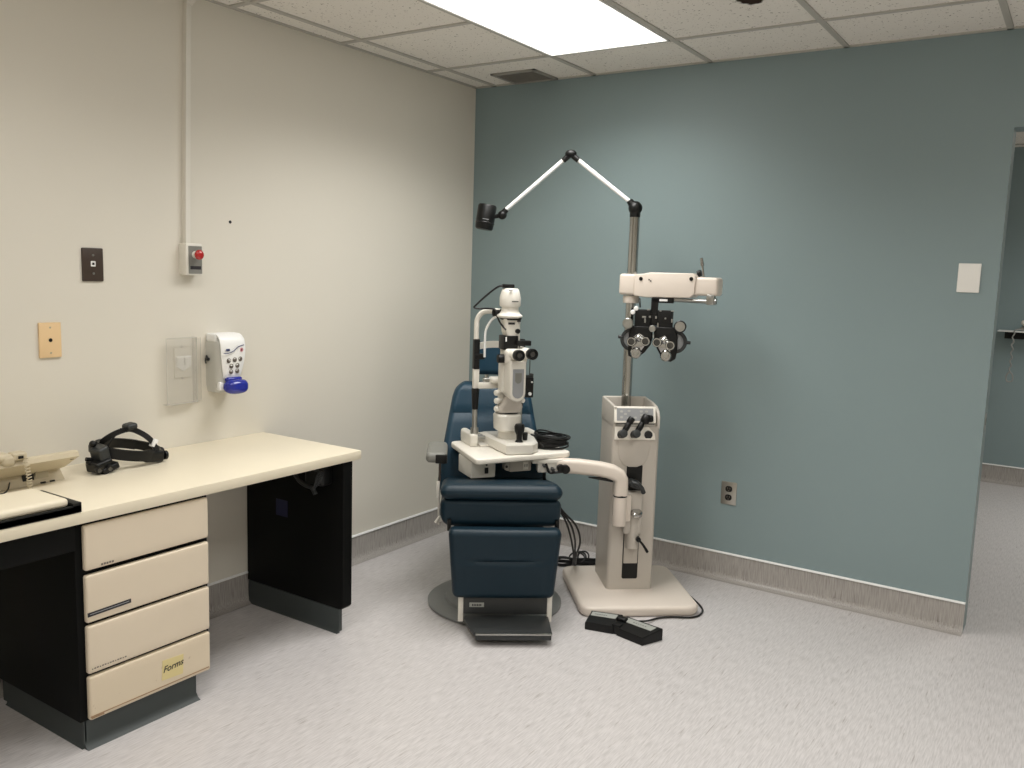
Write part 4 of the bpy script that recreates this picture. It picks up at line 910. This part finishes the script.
for r_, c in ((.035, (.91, -.25)), (.042, (.905, -.27)), (.03, (.92, -.23))):
    b.tube([(c[0]+r_*math.cos(2*PI*k/12), c[1]+r_*.5*math.sin(2*PI*k/12), .012+.045*(.5+.5*math.sin(2*PI*k/12))) for k in range(12)], .0045, 7, 4, closed=True)
tag(b.build('cable_bundle', 'cable'), 'tangle of black cables on the floor between the chair and the stand', 'cable')

# ------------------------------------------------------------------ foot pedal
t = thing('foot_pedal', 'black V-shaped foot pedal with two grey labels on the floor', 'foot pedal', (1.46, -.91, 0), 0)
def wing(back0, back1, f0, f1):
    b = MB(); lo = [V((*back0, 0.001)), V((*back1, .001)), V((*f1, .001)), V((*f0, .001))]
    hi = [V((*back0, .05)), V((*back1, .05)), V((*f1, .033)), V((*f0, .033))]
    c = sum(hi, V())/4
    b.loft([lo, [p+V((0, 0, -.004)) for p in hi], [p+(c-p)*.03 for p in hi]]); return b
W1 = ((1.312, -.868), (1.44, -.828), (1.329, -.955), (1.446, -.928))
W2 = ((1.462, -.832), (1.634, -.858), (1.463, -.930), (1.592, -.958))
for k, w in enumerate((W1, W2)):
    wg = wing(*w).build('treadle', 'black', t, world=True, ang=25)
    def at(u, v):
        p = V((*w[0], .051)).lerp(V((*w[1], .051)), u); q = V((*w[2], .034)).lerp(V((*w[3], .034)), u); return p.lerp(q, v)
    b = MB(); b.loft([[at(u0, v0)+V((0, 0, dz)) for u0, v0 in ((.06, .1), (.88, .1), (.88, .42), (.06, .42))] for dz in (-.003, .0008)]); lb = b.build('label', 'label_grey', wg, world=True, flat=True)
    b = MB()
    for u in ((.2, .27, .34, .41, .48, .55) if k == 0 else (.3, .37, .44, .51, .58, .65)):
        p = at(u, .27); b.box((p.x, p.y, p.z+.001), (.006, .008, .0006), rot=(R(-12), 0, 0))
    b.build('label_text', 'ink', lb, world=True)
b = MB(); b.bb((1.435, -.925, .001), (1.475, -.835, .042), .004); b.pillow((1.456, -.868, .046), (.045, .03, .022), .007, 8); b.build('centre_block', 'black', t, world=True)
b = MB(); b.tube([(1.475, -.835, .03), (1.495, -.80, .026), (1.515, -.735, .012), (1.53, -.67, .006), (1.575, -.62, .006), (1.64, -.575, .006), (1.662, -.52, .006), (1.64, -.44, .006), (1.54, -.335, .006), (1.46, -.265, .006), (1.395, -.195, .006), (1.32, -.14, .006), (1.25, -.10, .006), (1.15, -.075, .006)], .0042, 8, 8); b.build('cord', 'cable', t, world=True)

# ------------------------------------------------------------------ camera, world, view
cam = bpy.data.cameras.new('camera'); co = bpy.data.objects.new('camera', cam); C.objects.link(co)
cam.sensor_width = 36; cam.sensor_fit = 'HORIZONTAL'; cam.lens = 864.137/1024*36; cam.clip_start = .05
yaw, pit, rol = -33.39976185, 7.41048606, 1.76718295
y_, p_, r_ = R(yaw), R(pit), R(rol)
Fw = V((math.sin(y_)*math.cos(p_), math.cos(y_)*math.cos(p_), -math.sin(p_))); Rt = V((math.cos(y_), -math.sin(y_), 0)); Up = Rt.cross(Fw)
R2 = Rt*math.cos(r_)+Up*math.sin(r_); U2 = Up*math.cos(r_)-Rt*math.sin(r_)
co.matrix_world = M(((R2.x, U2.x, -Fw.x, 2.9413), (R2.y, U2.y, -Fw.y, -4.0064), (R2.z, U2.z, -Fw.z, 1.466), (0, 0, 0, 1)))
sc = bpy.context.scene; sc.camera = co
w = bpy.data.worlds.new('world'); sc.world = w; w.use_nodes = True
w.node_tree.nodes['Background'].inputs[0].default_value = (.9, .95, 1, 1); w.node_tree.nodes['Background'].inputs[1].default_value = .02
vs = sc.view_settings; vs.view_transform = 'Standard'; vs.look = 'None'; vs.gamma = 1; vs.use_curve_mapping = False
vs.exposure = -0.92
